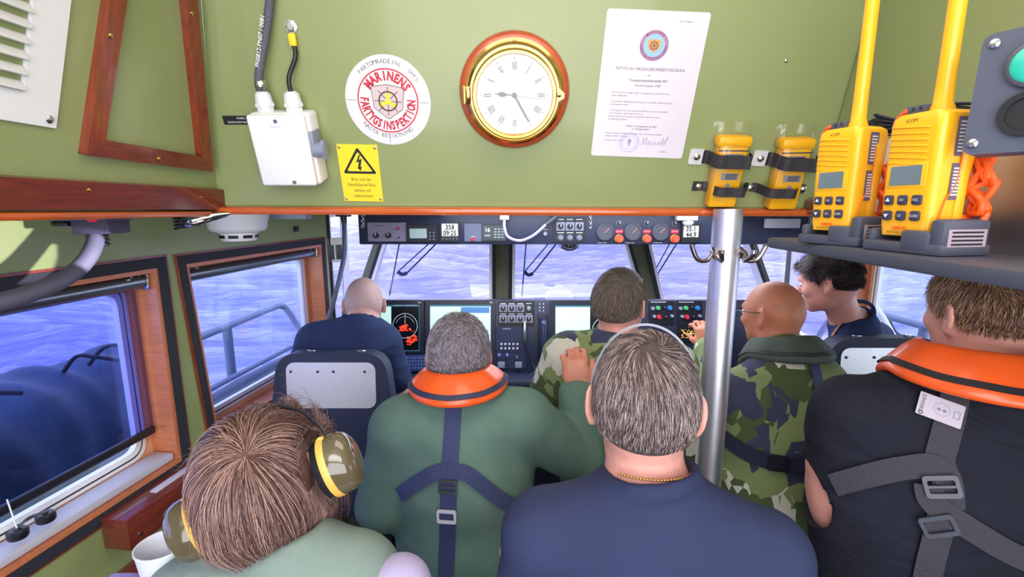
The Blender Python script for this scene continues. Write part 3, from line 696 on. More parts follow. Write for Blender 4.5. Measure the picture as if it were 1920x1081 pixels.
mb = MB(); base = Vector((-.036, h/2+.036, .028)); mb.tube([base, base+Vector((.0, .03, .0)), pl_(507, 60, .02), pl_(512, 0, .014), pl_(516, -60, .012)], .0085, 0, 14, 5)
sl = mb.build('sleeved_cable', [mat('braid', S(96, 92, 110), .6, bump=.8, bscale=300)], root)
mb = MB(); pa = Vector((-.036, h/2+.07, .037)); pb = pl_(510, 10, .024); d = pb-pa
mb.text('PN0812-PN07 / 0081', .0115, 0, 0, 0, bold=.01, M=Matrix.Translation((pa+pb)/2+Vector((-.001, 0, .004))) @ Matrix.Rotation(math.atan2(d.y, d.x), 4, 'Z')); mb.build('cable_lettering', [white], sl)
mb = MB(); mb.tube([base+Vector((0, .008, 0)), base+Vector((.001, .016, 0)), base+Vector((0, .024, 0))], [.0115, .0125, .0105], 0, 14, 4); mb.build('steel_clamp', [steel], sl)
mb = MB(); b2 = Vector((.026, h/2+.036, .028)); top_ = pl_(549, 60, .006); mb.tube([b2, b2+Vector((.001, .03, -.002)), top_+Vector((0, -.045, .004)), top_+Vector((0, -.02, .002))], .0048, 0, 10, 5); ea = mb.build('earth_cable', [black], root)
mb = MB(); mb.box(top_+Vector((0, -.014, .003)), (.015, .024, .010), 0, .003); mb.build('yellow_sleeve', [yellow], ea)
mb = MB(); mb.lathe([(.012, 0), (.012, .003), (.007, .004), (.007, .009), (0, .009)], 0, 6, Matrix.Translation(top_+Vector((0, .010, -.006)))); mb.lathe([(.0125, 0), (.0125, .003), (0, .003)], 0, 24, Matrix.Translation(top_+Vector((0, .010, -.006)))); mb.build('ring_terminal', [steel], ea)
root = thing('name_plate', 'small black engraved label beside the white isolator box', 'label', PN.at(445, 225))
MB().plate([rrect(.062, .019, .001)], 0, .0015, 0).build('plate', [black], root)
mb = MB(); mb.text('PN08:2', .0065, .010, .004, .0017); mb.text('SÄKERHETSBRYTARE', .0052, .0, -.0045, .0017, sx=.9); mb.build('lettering', [winkl], root)

# --- vent grille upper left
pts = [UL.loc(*p) for p in ((127, 0), (99, 239), (0, 222), (-30, -20))]
c0 = UL.loc(99, 239); M = UL.M(c0[0], c0[1], 0)
root = thing('ventilation_grille', 'white slatted ventilation grille in the upper left corner', 'vent', M)
tr_ = UL.loc(127, 0); dx = tr_[0]-c0[0]; hh = tr_[1]-c0[1]
sx_ = dx/hh
Wd = .42; Hd = .30
fo = [(0, 0), (sx_*Hd, Hd), (sx_*Hd-Wd, Hd), (-Wd, 0)]; fi = [(-.052+sx_*.045, .045), (-.052+sx_*(Hd-.03), Hd-.03), (-Wd+.05, Hd-.03), (-Wd+.05, .045)]
mb = MB(); mb.plate([fo, fi], 0, .006, 0); mb.build('frame', [offw], root)
for i in range(11):
    y = .052+i*.0215; xr = -.053+sx_*y
    mb = MB(); mb.box(((xr-Wd+.05)/2, y, .006), (xr+Wd-.05, .016, .003), 0, .001, R=Matrix.Rotation(-.75, 3, 'X')); mb.build('slat', [offw], root)
s1 = MB(); screw(s1, -.012+0.0, .012, .006, .006); s1.build('screw', [steel], root)

# --- wooden frame (upper left)
ou = [UL.loc(*p) for p in ((190, -10), (146, 287), (388, 319), (356, -10))]
e_ = lambda a, b, t: (a[0]+(b[0]-a[0])*t, a[1]+(b[1]-a[1])*t)
ou[0] = e_(ou[1], ou[0], 1.25); ou[3] = e_(ou[2], ou[3], 1.25)
ii = inset(ou, .030 if True else 0)
o0 = ou[1]; L_ = lambda P_: [(p[0]-o0[0], p[1]-o0[1]) for p in P_]
root = thing('picture_frame', 'tall tapering mahogany picture frame moulding round an empty green recess', 'frame', UL.M(o0[0], o0[1], 0))
A_ = L_(ou); B_ = L_(ii)
for n_, (i, j) in (('side_rail', (0, 1)), ('bottom_rail', (1, 2)), ('side_rail', (2, 3)), ('top_rail', (3, 0))):
    mb = MB(); mb.plate([[A_[i], A_[j], B_[j], B_[i]]], 0, .016, 0); o = mb.build(n_, [mahog_v if 'side' in n_ else mahog], root)
    md = o.modifiers.new('b', 'BEVEL'); md.width = .004; md.segments = 2
for px, py in ((190, 63), (345, 22), (283, 294)):
    q = UL.loc(px, py); s1 = MB(); screw(s1, q[0]-o0[0], q[1]-o0[1], .016, .0042); s1.build('screw', [brass], root)

# --- emergency beacons in bags on the panel
def beacon(px0, py0, px1, py1, label, q2):
    a = PN.loc(px0, py0); b = PN.loc(px1, py1); cx0 = (a[0]+b[0])/2; cy0 = (a[1]+b[1])/2; L = math.dist(a, b)
    rot = math.atan2(a[1]-b[1], a[0]-b[0])-pi/2
    root = thing('battery_pack', label, 'battery', PN.M(cx0, cy0, 0, rot)); w = .066
    mb = MB(); mb.box((0, -.005, .017), (w, L-.03, .034), 0, .006); mb.box((0, L/2-.012, .017), (w+.010, .026, .038), 0, .008); mb.build('case', [ryel], root)
    mb = MB(); mb.plate([rrect(w+.004, .003, .001, cy=L/2-.030)], .034, .0348, 0); mb.build('seal_line', [dgrey], root)
    for y, hh_ in ((L/2-.045, .016), (-.002, .016)):
        mb = MB(); mb.plate([rrect(.040, hh_, .001, cx=.003, cy=y)], .034, .0347, 0); lb = mb.build('label', [mat('label_grey', S(150, 146, 160), .5)], root)
        mb = MB()
        for kk in range(3): mb.plate([rrect(.026, .002, .0004, cx=.006, cy=y+.004-kk*.0042)], .0347, .0349, 0)
        mb.build('print_lines', [ink], lb)
    mb = MB(); mb.lathe([(.005, .034), (.005, .036), (0, .036)], 0, 16, Matrix.Translation((.002, -.022, 0))); mb.build('indicator', [mgrey], root)
    # clear bag
    bag = glassy('clear_bag', (.97, .97, .98, 1), .06, .2)
    n = 12; V = []; F = []; r = random.Random(int(px0))
    for i in range(n+1):
        t = i/n; y = -L/2-.022+t*(L+.05); full = min(1, max(0, (t-.10)/.1))*min(1, max(0, (.93-t)/.12))
        for j in range(13):
            u_ = -1+2*j/12; V.append((u_*(w/2+.012)+r.uniform(-.0015, .0015), y+r.uniform(-.001, .001), .004+full*(.034*(1-abs(u_)**5))+r.uniform(0, .0025)+(1-full)*.003*(1+math.sin(u_*7+i))))
    for i in range(n):
        for j in range(12): F.append((i*13+j, i*13+j+1, (i+1)*13+j+1, (i+1)*13+j))
    mb = MB(); mb.add(V, F, 0, True); mb.build('clear_plastic_bag', [bag], root)
    return root
beacon(1371, 251, 1341, 388, 'yellow battery pack in a clear bag strapped above the steel pole, left of two', None)
beacon(1487, 255, 1452, 392, 'yellow battery pack in a clear bag strapped to the panel, right one beside radio', None)
strapm = mat('leather_strap', S(48, 46, 54), .55, bump=.3, bscale=120)
def strap(pxs, y, w, label, ends, hgt=.044, plate_=True):
    A = PN.loc(*pxs[0]); B = PN.loc(*pxs[1]); L = B[0]-A[0]; root = thing('retaining_strap', label, 'strap', PN.M(A[0], A[1], 0, math.atan2(B[1]-A[1], L)))
    V = []; F = []; 
    pr = [(L*t, z*hgt) for t, z in y]; pr3 = catmull([(x, 0, z) for x, z in pr], 5)
    for p in pr3:
        V += [(p.x, -w/2, p.z+.002), (p.x, w/2, p.z+.002), (p.x, w/2, p.z+.005), (p.x, -w/2, p.z+.005)]
    for i in range(len(pr3)-1):
        for k in range(4): F.append((i*4+k, i*4+(k+1) % 4, (i+1)*4+(k+1) % 4, (i+1)*4+k))
    F += [(0, 1, 2, 3), tuple(len(V)-1-k for k in range(4))]
    mb = MB(); mb.add(V, F); mb.build('webbing', [strapm], root)
    for t in ends:
        if plate_: mb = MB(); mb.plate([rrect(.034, w+.006, .005, cx=L*t)], .001, .0035, 0); mb.build('steel_tab', [steelr], root)
        s1 = MB(); screw(s1, L*t, 0, .0055, .0075); s1.build('screw', [steel], root)
strap([(1305, 293), (1400, 296)], [(.12, 0), (.22, 0), (.28, .95), (.50, 1), (.78, 1), (.92, .95), (1.0, .1)], .030, 'black strap with steel tab over the top of the left battery pack', [0.0])
strap([(1424, 296), (1524, 302)], [(.12, 0), (.22, 0), (.28, .95), (.50, 1), (.78, 1), (.92, .95), (1.0, .1)], .030, 'black strap with steel tab over the top of the right battery pack', [0.0])
strap([(1302, 348), (1503, 353)], [(-.02, .0), (.10, .0), (.15, .95), (.28, 1), (.40, .95), (.455, .0), (.57, .0), (.62, .95), (.75, 1), (.86, .95), (.92, 0), (1.02, 0)], .022, 'long black leather strap screwed across the lower ends of both battery packs', [0.03, .51, 1.0], plate_=False)
root = thing('wall_screws', 'loose screw in the green panel above the left radio', 'screw', PN.at(1474, 114)); s1 = MB(); screw(s1, 0, 0, 0, .004); s1.build('screw', [steel], root); root.name = 'panel_screw'

# ================================================================ UPPER RIGHT: radios on a shelf
ZS = EYE-0.052
def place(px, py, z): q = P(px, py, z); return Vector((q.x, q.y, ZS))
shelf_x0 = .405
root = thing('radio_shelf', 'dark grey shelf with shiny aluminium back plate carrying the two yellow radios', 'shelf', Matrix.Translation((.46, .55, ZS)))
mb = MB(); mb.box((0.0, .0, -.008), (.115, .42, .016), 0, .004); mb.build('shelf_board', [dgrey], root)
mb = MB(); mb.box((.058, .005, .062), (.003, .40, .155), 0, .001); mb.build('back_plate', [mat('plate_alu', S(214, 206, 206), .38, 1.0, bump=.06, bscale=8)], root)
for y in (-.12, .15):
    mb = MB(); mb.box((.16, y, -.004), (.20, .03, .006), 0, .001); mb.build('bracket_arm', [dgrey], root)
s1 = MB(); s1.lathe([(.0085, 0), (.0085, .003), (.004, .007), (0, .007)], 0, 16, Matrix.Translation((.056, -.13, .022)) @ Matrix.Rotation(-pi/2, 4, 'Y')); s1.build('screw', [steel], root)
def radio(px, py, z, yaw, label, ant_l):
    a = math.radians(yaw); q = place(px, py, z)
    M = Matrix(((math.cos(a), 0, -math.sin(a), q.x), (-math.sin(a), 0, -math.cos(a), q.y), (0, 1, 0, q.z), (0, 0, 0, 1)))
    root = thing('handheld_radio', label, 'radio', M)
    # x right, y up, z out of the front
    def sec(y):
        w = .031 if y > .03 else .029; return w
    body = MB(); ring = []
    ys = [(.018, .90, .9), (.03, .95, .95), (.06, .97, 1), (.10, 1.0, 1), (.128, .99, 1), (.141, .95, .95), (.145, .80, .85)]
    V = []; F = []; n = 32
    for (y, sw, sd) in ys:
        bk = .90+.75*min(1, y/.12)**1.2
        for p in rrect(.060*sw, .040*sd, .008, 7): V.append((p[0], y, p[1] if p[1] > 0 else p[1]*bk))
    for i in range(len(ys)-1):
        for k in range(n): F.append((i*n+k, i*n+(k+1) % n, (i+1)*n+(k+1) % n, (i+1)*n+k))
    F.append(tuple(range(n))); F.append(tuple((len(ys)-1)*n+k for k in range(n-1, -1, -1)))
    body.add(V, F, 0, True)
    for i in range(7): body.box((-.004, .131-i*.0062, .0200), (.042, .0022, .0022), 0, .0009, R=Matrix.Rotation(-.10, 3, 'Z'))
    body.box((-.002, .0815, .0196), (.044, .026, .002), 0, .0008)
    body.build('body', [ryel], root)
    mb = MB(); mb.plate([rrect(.034, .020, .001, cx=-.002, cy=.0815)], .0206, .0212, 0); mb.build('display', [mat('radio_lcd', S(104, 122, 132), .15)], root)
    for r_ in range(2):
        for c_ in range(3): mb = MB(); mb.box((-.017+c_*.0155, .056-r_*.0165, .0205), (.0105, .0105, .004), 0, .002); kb = mb.build('button', [mat('radio_button', S(52, 54, 76), .4)], root)
    mb = MB()
    for r_, row in enumerate((('▲', 'CH', 'VOL'), ('▼', 'LO', 'SCAN'))):
        for c_, t in enumerate(row):
            if t in '▲▼': s_ = 1 if t == '▲' else -1; mb.flat([[(-.0195+0, .0545-r_*.0165-0+(.0 if s_ > 0 else .003)), (-.0145, .0545-r_*.0165+(.0 if s_ > 0 else .003)), (-.017, .0545-r_*.0165+(.004 if s_ > 0 else -.001))]], .0227)
            else: mb.text(t, .0042, -.017+c_*.0155, .056-r_*.0165, .0227, sx=.8)
    mb.build('button_legend', [winkl], root)
    mb = MB(); mb.text('GMDSS', .0052, -.002, .0262, .0200, bold=.02); mb.build('orange_lettering', [orange], root)
    mb = MB(); mb.text('SURVIVAL CRAFT', .0036, -.002, .0215, .0203); mb.text('TWO-WAY RADIO', .0036, -.002, .0178, .0203); mb.text('ICOM', .0050, -.004, .1375, .0197); mb.build('black_lettering', [ink], root)
    for y, hh_ in ((.118, .038), (.074, .036)):
        T = Matrix.Translation((.0302, y, -.003)) @ Matrix.Rotation(pi/2, 4, 'Y'); mb = MB(); mb.plate([rrect(.013, hh_, .0008)], 0, .0006, 0, T); lb = mb.build('side_label', [mat('side_label', S(96, 84, 112), .5)], root)
        mb = MB()
        for kk in range(9): mb.plate([rrect(.009, .0016, .0003, cy=-hh_/2+.005+kk*(hh_-.01)/8)], .0006, .0008, 0, T)
        mb.build('print_lines', [winkl], lb)
    mb = MB(); mb.box((.028, .075, -.012), (.008, .10, .012), 0, .003); mb.build('battery_edge', [ryel], root)
    mb = MB(); mb.tube([(.0305, .03, .012), (.0305, .055, .006), (.031, .075, -.004), (.0312, .12, -.006)], .0008, 0, 6, 4); mb.build('seal_line', [mat('orange_seal', S(232, 110, 30), .5)], root)
    mb = MB(); mb.lathe([(.0105, 0), (.0110, .006), (.0085, .012), (.0080, .03), (.0075, ant_l*.6), (.0062, ant_l), (.0, ant_l+.004)], 0, 24, Matrix.Translation((.004, .143, -.006)) @ Matrix.Rotation(-pi/2, 4, 'X')); mb.build('antenna', [ryel], root)
    mb = MB()
    for k_ in range(3): mb.box((-.020+k_*.008, .150, -.002), (.006, .010, .02), 0, .002)
    mb.cyl((-.012, .143, -.002), (-.012, .149, -.002), .011, 0, 16); mb.build('channel_knob', [dgrey], root)
    mb = MB(); mb.tube([(-.03, .12, 0), (-.037, .13, .002), (-.036, .143, .002), (-.026, .150, .004), (-.020, .150, .006)], .0032, 0, 8, 4); mb.build('orange_lanyard', [orange], root)
    r = random.Random(3); pts = []
    for i in range(26): t = i/25; pts.append((.030+.010*math.sin(i*1.7)+.004, .10-.07*t+.012*math.sin(i*2.3), -.030+.006*math.cos(i*1.3)))
    mb = MB(); mb.tube(pts, .0032, 0, 8, 4); mb.build('orange_cord_bundle', [mat('cord_orange', S(240, 92, 24), .5)], root)
    # charger cradle is a thing of its own
    cr = thing('charging_cradle', 'dark grey charging cradle under ' + ('the left, farther radio' if px < 1650 else 'the right, nearer radio'), 'charger', M)
    mb = MB(); mb.box((.004, .006, -.006), (.088, .012, .062), 0, .003); mb.box((.040, .020, -.006), (.014, .034, .058), 0, .004); mb.box((-.036, .014, -.006), (.010, .022, .05), 0, .004); mb.box((.004, .022, -.032), (.08, .04, .008), 0, .003)
    mb.box((.020, .014, .022), (.030, .022, .008), 0, .004); mb.build('cradle_body', [mat('cradle_grey', S(72, 76, 94), .4)], cr)
    T = Matrix.Translation((.0472, .018, -.006)) @ Matrix.Rotation(pi/2, 4, 'Y') @ Matrix.Rotation(0, 4, 'Z'); mb = MB(); mb.plate([rrect(.046, .018, .001)], 0, .0006, 0, T); mb.build('rating_label', [mat('rating_label', S(176, 160, 176), .5)], cr)
    mb = MB()
    for kk in range(4): mb.plate([rrect(.038, .0018, .0003, cy=-.006+kk*.004)], .0006, .0008, 0, T)
    mb.build('print_lines', [ink], cr)
radio(1570, 455, .63, 74, 'yellow handheld radio on the shelf, left and farther one', .24)
radio(1712, 466, .525, 80, 'yellow handheld radio on the shelf, right and nearer one', .24)

# --- control box with green button
q = P(1925, 166, .42)
nrm = Vector((-.86, -.50, .08)).normalized(); rt = Vector((0, 0, 1)).cross(nrm).normalized(); up = nrm.cross(rt)
M = Matrix(((rt.x, up.x, nrm.x, q.x), (rt.y, up.y, nrm.y, q.y), (rt.z, up.z, nrm.z, q.z), (0, 0, 0, 1)))
root = thing('push_button_box', 'dark grey push button box with a turquoise button at the right edge', 'control box', M)
mb = MB(); mb.plate([rrect(.072, .108, .008)], -.022, 0, 0); o = mb.build('housing', [mat('box_grey', S(74, 80, 100), .5)], root); md = o.modifiers.new('b', 'BEVEL'); md.width = .003; md.segments = 2
for x, y in ((-.027, .044), (-.029, -.044), (.027, .044), (.027, -.044)): s1 = MB(); s1.lathe([(.0042, 0), (.0042, .002), (.003, .003), (0, .003)], 0, 16, Matrix.Translation((x, y, 0))); s1.build('screw', [steel], root)
mb = MB(); mb.lathe([(.020, 0), (.020, .005), (.018, .006), (.0165, .006)], 0, 32, Matrix.Translation((0.004, .020, 0))); mb.build('bezel', [dgrey], root)
mb = MB(); mb.lathe([(.0165, .0), (.0165, .006), (.014, .008), (0, .008)], 0, 32, Matrix.Translation((0.004, .020, 0))); mb.build('green_button', [mat('turquoise', S(40, 188, 166), .35)], root)
mb = MB(); mb.lathe([(.019, 0), (.019, .005), (.014, .005), (.0135, .003), (0, .003)], 0, 32, Matrix.Translation((0.004, -.022, 0))); mb.build('black_button', [black], root)
mb = MB(); e0 = M.inverted() @ Vector((.735, .43, EYE+.16)); mb.tube([(0, 0, -.022), e0*.5, e0], .010, 0, 12); mb.build('mounting_arm', [dgrey], root)
# --- cables behind the radios
r = random.Random(11)
mb = MB(); A = P(1612, 232, .72); B = P(1850, 205, .60)
for i in range(4):
    pts = [A+Vector((r.uniform(-.004, .004), 0, r.uniform(-.006, .006))), P(1650, 250-i*9, .70), P(1690, 238+i*5, .68), P(1640, 215+i*10, .70), P(1700, 225+i*4, .67), P(1780, 196+i*5, .64), B+Vector((0, 0, r.uniform(-.012, .012))), P(1935, 130+i*18, .56)]
    mb.tube(pts, .0022, 0, 6, 6)
o = mb.build('charger_cables', [black]); tag(o, 'tangled black charger cables hanging behind the yellow radios', 'cable', kind='stuff')

# ================================================================ LEFT SIDE SMALL ITEMS
# map light : black gooseneck with switch box
root = thing('gooseneck_light', 'thick black gooseneck lamp arm with red rocker switch above the near left window', 'lamp', Matrix.Translation(P(180, 402, 1.0)))
o0 = P(180, 402, 1.0); g = lambda px, py, z: P(px, py, z)-o0
mb = MB(); mb.box((-.012, 0, -.004), (.12, .07, .018), 0, .003); mb.box((.008, 0, -.024), (.075, .06, .03), 0, .003); mb.build('switch_box', [mat('switch_box', S(74, 70, 92), .4)], root)
mb = MB(); mb.box((.022, -.036, -.008), (.020, .006, .012), 0, .002); mb.build('red_rocker', [mat('rocker_red', S(232, 48, 66), .35)], root)
mb = MB(); mb.box((-.052, -.02, -.018), (.03, .03, .010), 0, .004); mb.build('side_lever', [black], root)
mb = MB()
for i in range(3): mb.lathe([(.015, 0), (.0195, .002), (.0195, .006), (.015, .008)], 0, 24, Matrix.Translation((-.004, 0, -.048-i*.009)))
mb.build('threaded_collar', [black], root)
mb = MB(); mb.tube([(-.004, 0, -.040), g(172, 470, .98), g(150, 500, .95), g(110, 528, .90), g(50, 552, .84), g(0, 566, .80), g(-80, 585, .75)], .0155, 0, 16, 6); mb.build('gooseneck', [mat('gooseneck', S(84, 84, 104), .45)], root)
# wire reading lamp (chrome)
root = thing('reading_lamp', 'small chrome reading lamp with coiled cable beside the smoke detector', 'lamp', Matrix.Translation(P(345, 398, 1.12)))
o0 = P(345, 398, 1.12); g = lambda px, py, z: P(px, py, z)-o0
mb = MB()
pts = [Vector((-.010+.014*math.cos(t*.9), .014*math.sin(t*.9), -.002-.0011*t)) for t in range(0, 34)]
mb.tube(pts, .0022, 0, 6); mb.build('coiled_cable', [black], root)
mb = MB(); mb.tube([g(335, 412, 1.12), g(345, 421, 1.12), g(365, 421, 1.12), g(395, 412, 1.14), g(425, 403, 1.16)], .004, 0, 8, 5); mb.build('arm', [chrome], root)
mb = MB(); mb.tube([g(345, 418, 1.13), g(360, 413, 1.13), g(390, 406, 1.14), g(432, 400, 1.16)], [.008, .013, .012, .003], 0, 16, 5); mb.build('shade', [chrome], root)
# smoke detector
q = P(444, 398, 1.42); root = thing('smoke_detector', 'white round smoke detector under the low ceiling on the left', 'smoke detector', Matrix.Translation((q.x, q.y, ZT)))
mb = MB(); mb.lathe([(.086, 0), (.086, -.028), (.080, -.040), (.078, -.058), (.072, -.066), (.050, -.074), (.050, -.078), (0, -.078)], 0, 64); mb.build('base', [white], root)
mb = MB(); mb.lathe([(.050, -.074), (.048, -.092), (.044, -.096), (0, -.096)], 0, 48); mb.build('sensor_head', [white], root)
for k_ in range(8):
    a = k_*pi/4+.2; mb = MB(); mb.box((.0485*math.cos(a), .0485*math.sin(a), -.083), (.004, .026, .009), 0, 0, R=Matrix.Rotation(a, 3, 'Z')); mb.build('slot', [ink], root)
q = P(547, 406, 1.6); MBo = MB().box((0, 0, 0), (.115, .06, .038), 0, .003); tag(MBo.build('junction_box', [mat('jbox', S(150, 160, 186), .45)], None, Matrix.Translation((q.x, q.y, ZT-.019))), 'small blue-grey junction box under the ceiling right of the smoke detector', 'junction box')
q = WL.loc(553, 429); mb = MB(); mb.box((0, 0, .006), (.022, .022, .012), 0, .002); tag(mb.build('wall_clip', [black], None, WL.M(*q)), 'tiny dark clip on the green wall below the junction box', 'clip')
# microphone lead / thin gooseneck by the pillar
root = thing('gooseneck_lamp', 'slim dark gooseneck hanging from the ceiling in front of the left corner post', 'lamp', Matrix.Translation(P(644, 400, 2.0)))
o0 = P(644, 400, 2.0); g = lambda px, py, z: P(px, py, z)-o0
mb = MB(); mb.box((0, 0, -.004), (.055, .04, .018), 0, .003); mb.cyl((0, 0, -.01), (0, 0, -.045), .013, 0, 16, .010); mb.build('base', [black], root)
mb = MB(); mb.tube([(0, 0, -.03), g(646, 450, 2.0), g(645, 480, 2.0), g(638, 515, 1.98), g(628, 555, 1.96), g(614, 605, 1.94)], .0095, 0, 12, 6); mb.build('neck', [mat('neck_grey', S(82, 92, 122), .4)], root)
# breaker box + cables on corner post
q = P(627, 468, 2.30); root = thing('sensor_unit', 'small white grille unit on the left corner post', 'unit', Matrix.Translation(q) @ Matrix.Rotation(.5, 4, 'Z'))
mb = MB(); mb.box((0, 0, 0), (.075, .035, .115), 0, .004); mb.build('housing', [offw], root)
for k_ in range(2): mb = MB(); mb.box((-.018+k_*.036, -.018, -.01), (.028, .003, .07), 0, .001); mb.build('grille', [dgrey], root)
q = P(621, 520, 2.36); root = thing('cable_junction', 'blue-grey cable joint with coloured leads below the white grille unit', 'cable joint', Matrix.Translation(q))
mb = MB(); mb.box((0, 0, 0), (.024, .02, .055), 0, .004); mb.build('joint', [mgrey], root)
for k_, cm in enumerate((S(60, 130, 90), S(170, 80, 50), S(40, 50, 80))): mb = MB(); mb.tube([(-.01+k_*.01, 0, -.02), (-.012+k_*.01, 0, -.25), (-.006+k_*.012, 0, -.5)], .005, 0, 8, 3); mb.build('lead', [mat('lead_%d' % k_, cm, .5)], root)
# mahogany box with lid under window, ledge, cup, pulley
a = WL.loc(165, 1000); b = WL.loc(330, 905)
root = thing('wooden_box', 'mahogany ledge box fixed to the wall under the near left window', 'box', WL.M(*WL.loc(210, 985), 0.0))
L = .34; mb = MB(); mb.box((L/2-.03, -.0, .04), (L, .085, .075), 0, .005); mb.build('body', [mahog], root)
mb = MB(); mb.box((L/2+.02, .045, .045), (L-.12, .006, .02), 0, .002); mb.build('metal_strip', [lgrey], root)
s1 = MB(); s1.lathe([(.005, 0), (.005, .002), (0, .003)], 0, 12, Matrix.Translation((0.0, -.015, .0775))); s1.build('screw', [steel], root)
a = WL.loc(200, 1075); mb = MB(); mb.box((0.3, 0, .02), (.9, .05, .04), 0, .006); o = mb.build('trim_6', [mahog], None, WL.M(a[0], a[1]-.04, 0)); o['kind'] = 'structure'
q = P(310, 1062, .74); root = thing('paper_cup', 'white paper cup at the bottom left beside the ear defenders', 'cup', Matrix.Translation((q.x, q.y, q.z-.05)))
mb = MB(); mb.lathe([(.0, .0), (.026, .0), (.035, .085), (.0365, .087), (.0365, .090), (.0345, .090), (.0335, .086), (.0255, .004), (0, .004)], 0, 48); mb.build('cup_wall', [mat('paper_cup', S(222, 224, 236), .6)], root)
mb = MB(); mb.box((0, 0, -.012), (.16, .10, .022), 0, .004); tag(mb.build('side_ledge', [mahog], None, Matrix.Translation((q.x-.05, q.y, q.z-.05))), 'mahogany side ledge carrying the white paper cup', 'ledge')
root = thing('window_latch', 'black double pulley latch on the sill of the near left window', 'latch', WL.M(*WL.loc(52, 1018), .0))
for k_, dx_ in enumerate((0, .055)): mb = MB(); mb.lathe([(.016, 0), (.018, .004), (.018, .016), (.014, .020), (.006, .020), (.005, .023), (0, .023)], 0, 24, Matrix.Translation((dx_, 0.012, -.02)) @ Matrix.Rotation(-pi/2, 4, 'X')); mb.build('pulley', [black], root)
mb = MB(); mb.tube([(0, .03, -.02), (.02, .045, -.015), (.055, .035, -.015)], .0025, 0, 6, 4); mb.build('cord', [dgrey], root)
mb = MB(); mb.tube([(0, .035, -.02), (.0, .10, -.03)], .0015, 0, 6); mb.build('pull_wire', [white], root)

# ================================================================ POLE with hooks
q = P(1365, 400, 1.14); pr = .0335
root = thing('steel_pole', 'scratched polished steel pole standing in front of the camouflage jacket', 'pole', Matrix.Translation((q.x, q.y, 0)))
mb = MB(); mb.cyl((0, 0, 0.01), (0, 0, ZT), pr, 0, 48); mb.build('tube', [mat('pole_metal', S(232, 232, 242), .40, 1.0, var=.08, vscale=5, bump=.25, bscale=12)], root)
mb = MB(); mb.lathe([(.07, 0), (.07, .008), (.04, .014), (.034, .014)], 0, 32); mb.build('floor_flange', [steel], root)
for sgn in (-1, 1):
    z0 = P(1365, 478, 1.14).z; rt_ = MB()
    hx = pr*sgn*.92
    rt_.lathe([(.014, 0), (.014, .004), (.008, .007)], 0, 20, Matrix.Translation((hx, -.010, z0+.005)) @ Matrix.Rotation(sgn*pi/2, 4, 'Y'))
    rt_.tube([(hx, -.012, z0+.012), (hx+sgn*.015, -.014, z0-.012), (hx+sgn*.040, -.016, z0-.010), (hx+sgn*.055, -.018, z0+.018), (hx+sgn*.056, -.018, z0+.026)], [.005, .0055, .0055, .006, .0075], 0, 12, 5)
    rt_.tube([(hx, -.012, z0+.012), (hx+sgn*.004, -.030, z0+.004), (hx-sgn*.004, -.045, z0-.010), (hx+sgn*.004, -.062, z0+.004), (hx+sgn*.006, -.064, z0+.016)], [.006, .0055, .0055, .006, .0075], 0, 12, 5)
    o = rt_.build('coat_hook', [mat('hook_steel', S(176, 166, 168), .2, 1.0)], None, Matrix.Translation((q.x, q.y, 0)))
    tag(o, 'double steel coat hook on the %s side of the pole' % ('left' if sgn < 0 else 'right'), 'coat hook')

# ================================================================ OVERHEAD CONSOLE
xl, xr = OH.loc(672, 430)[0], OH.loc(1535, 430)[0]; yb = OH.loc(1000, 458)[1]; yt = ZT-OH.o.z-.002
root = thing('overhead_console', 'dark blue overhead instrument console above the windscreen', 'console', OH.M())
mb = MB(); mb.box(((xl+xr)/2, (yb+yt)/2, -.15), (xr-xl, yt-yb, .30), 0, .006); mb.build('housing', [dark], root)
def R_(pl, x0, y0, x1, y1): return pl.rect(x0, y0, x1, y1)
def panel(pl, x0, y0, x1, y1, name, m, parent, z0=0, z1=.004, r=.003):
    c = R_(pl, x0, y0, x1, y1); mb = MB(); mb.plate([rrect(c[2], c[3], min(r, c[3]/3), cx=c[0], cy=c[1])], z0, z1, 0); return mb.build(name, [m], parent)
def pt(pl, px, py): return pl.loc(px, py)
def knob(pl, px, py, r, parent, m=black, z=.004, h_=.014, name='knob', pointer=True, ring=None):
    a = pt(pl, px, py); T = Matrix.Translation((a[0], a[1], z)); mb = MB(); mb.lathe([(r, 0), (r*.92, h_*.8), (r*.8, h_), (0, h_)], 0, 20, T)
    if ring: mb.lathe([(r*1.25, 0), (r*1.25, .003), (r, .003)], 1, 20, T)
    if pointer: mb.box((a[0], a[1]+r*.45, z+h_), (r*.25, r*.9, .0015), 2, 0)
    return mb.build(name, [m, ring or m, winkl], parent)
def txt(pl, t, px, py, size, parent, m=winkl, z=.0045, name='lettering', bold=.0, sx=1):
    a = pt(pl, px, py); mb = MB(); mb.text(t, size, a[0], a[1], z, bold=bold, sx=sx); return mb.build(name, [m], parent)
# intercom
p = panel(OH, 690, 417, 762, 452, 'intercom_panel', mat('intercom_mauve', S(150, 142, 172), .5), root)
knob(OH, 706, 441, .014, p); knob(OH, 729, 441, .014, p); knob(OH, 747, 428, .007, p, red, pointer=False, name='button'); knob(OH, 749, 445, .004, p, pointer=False, name='socket')
txt(OH, 'INTERCOM', 709, 423, .009, p, ink)
p = panel(OH, 764, 421, 820, 452, 'navigation_display', black, root, 0, .012)
panel(OH, 769, 428, 801, 446, 'screen', mat('lcd_grey', S(150, 170, 176), .3, emit=S(150, 170, 176), es=.35), p, .012, .0125)
for i in range(3):
    for j in range(2): knob(OH, 807+j*7, 436+i*6, .004, p, mgrey, .012, .003, 'key', False)
p = panel(OH, 826, 416, 862, 452, 'compass_display', black, root, 0, .012)
s_ = panel(OH, 829, 419, 859, 442, 'screen', lcd, p, .012, .0125)
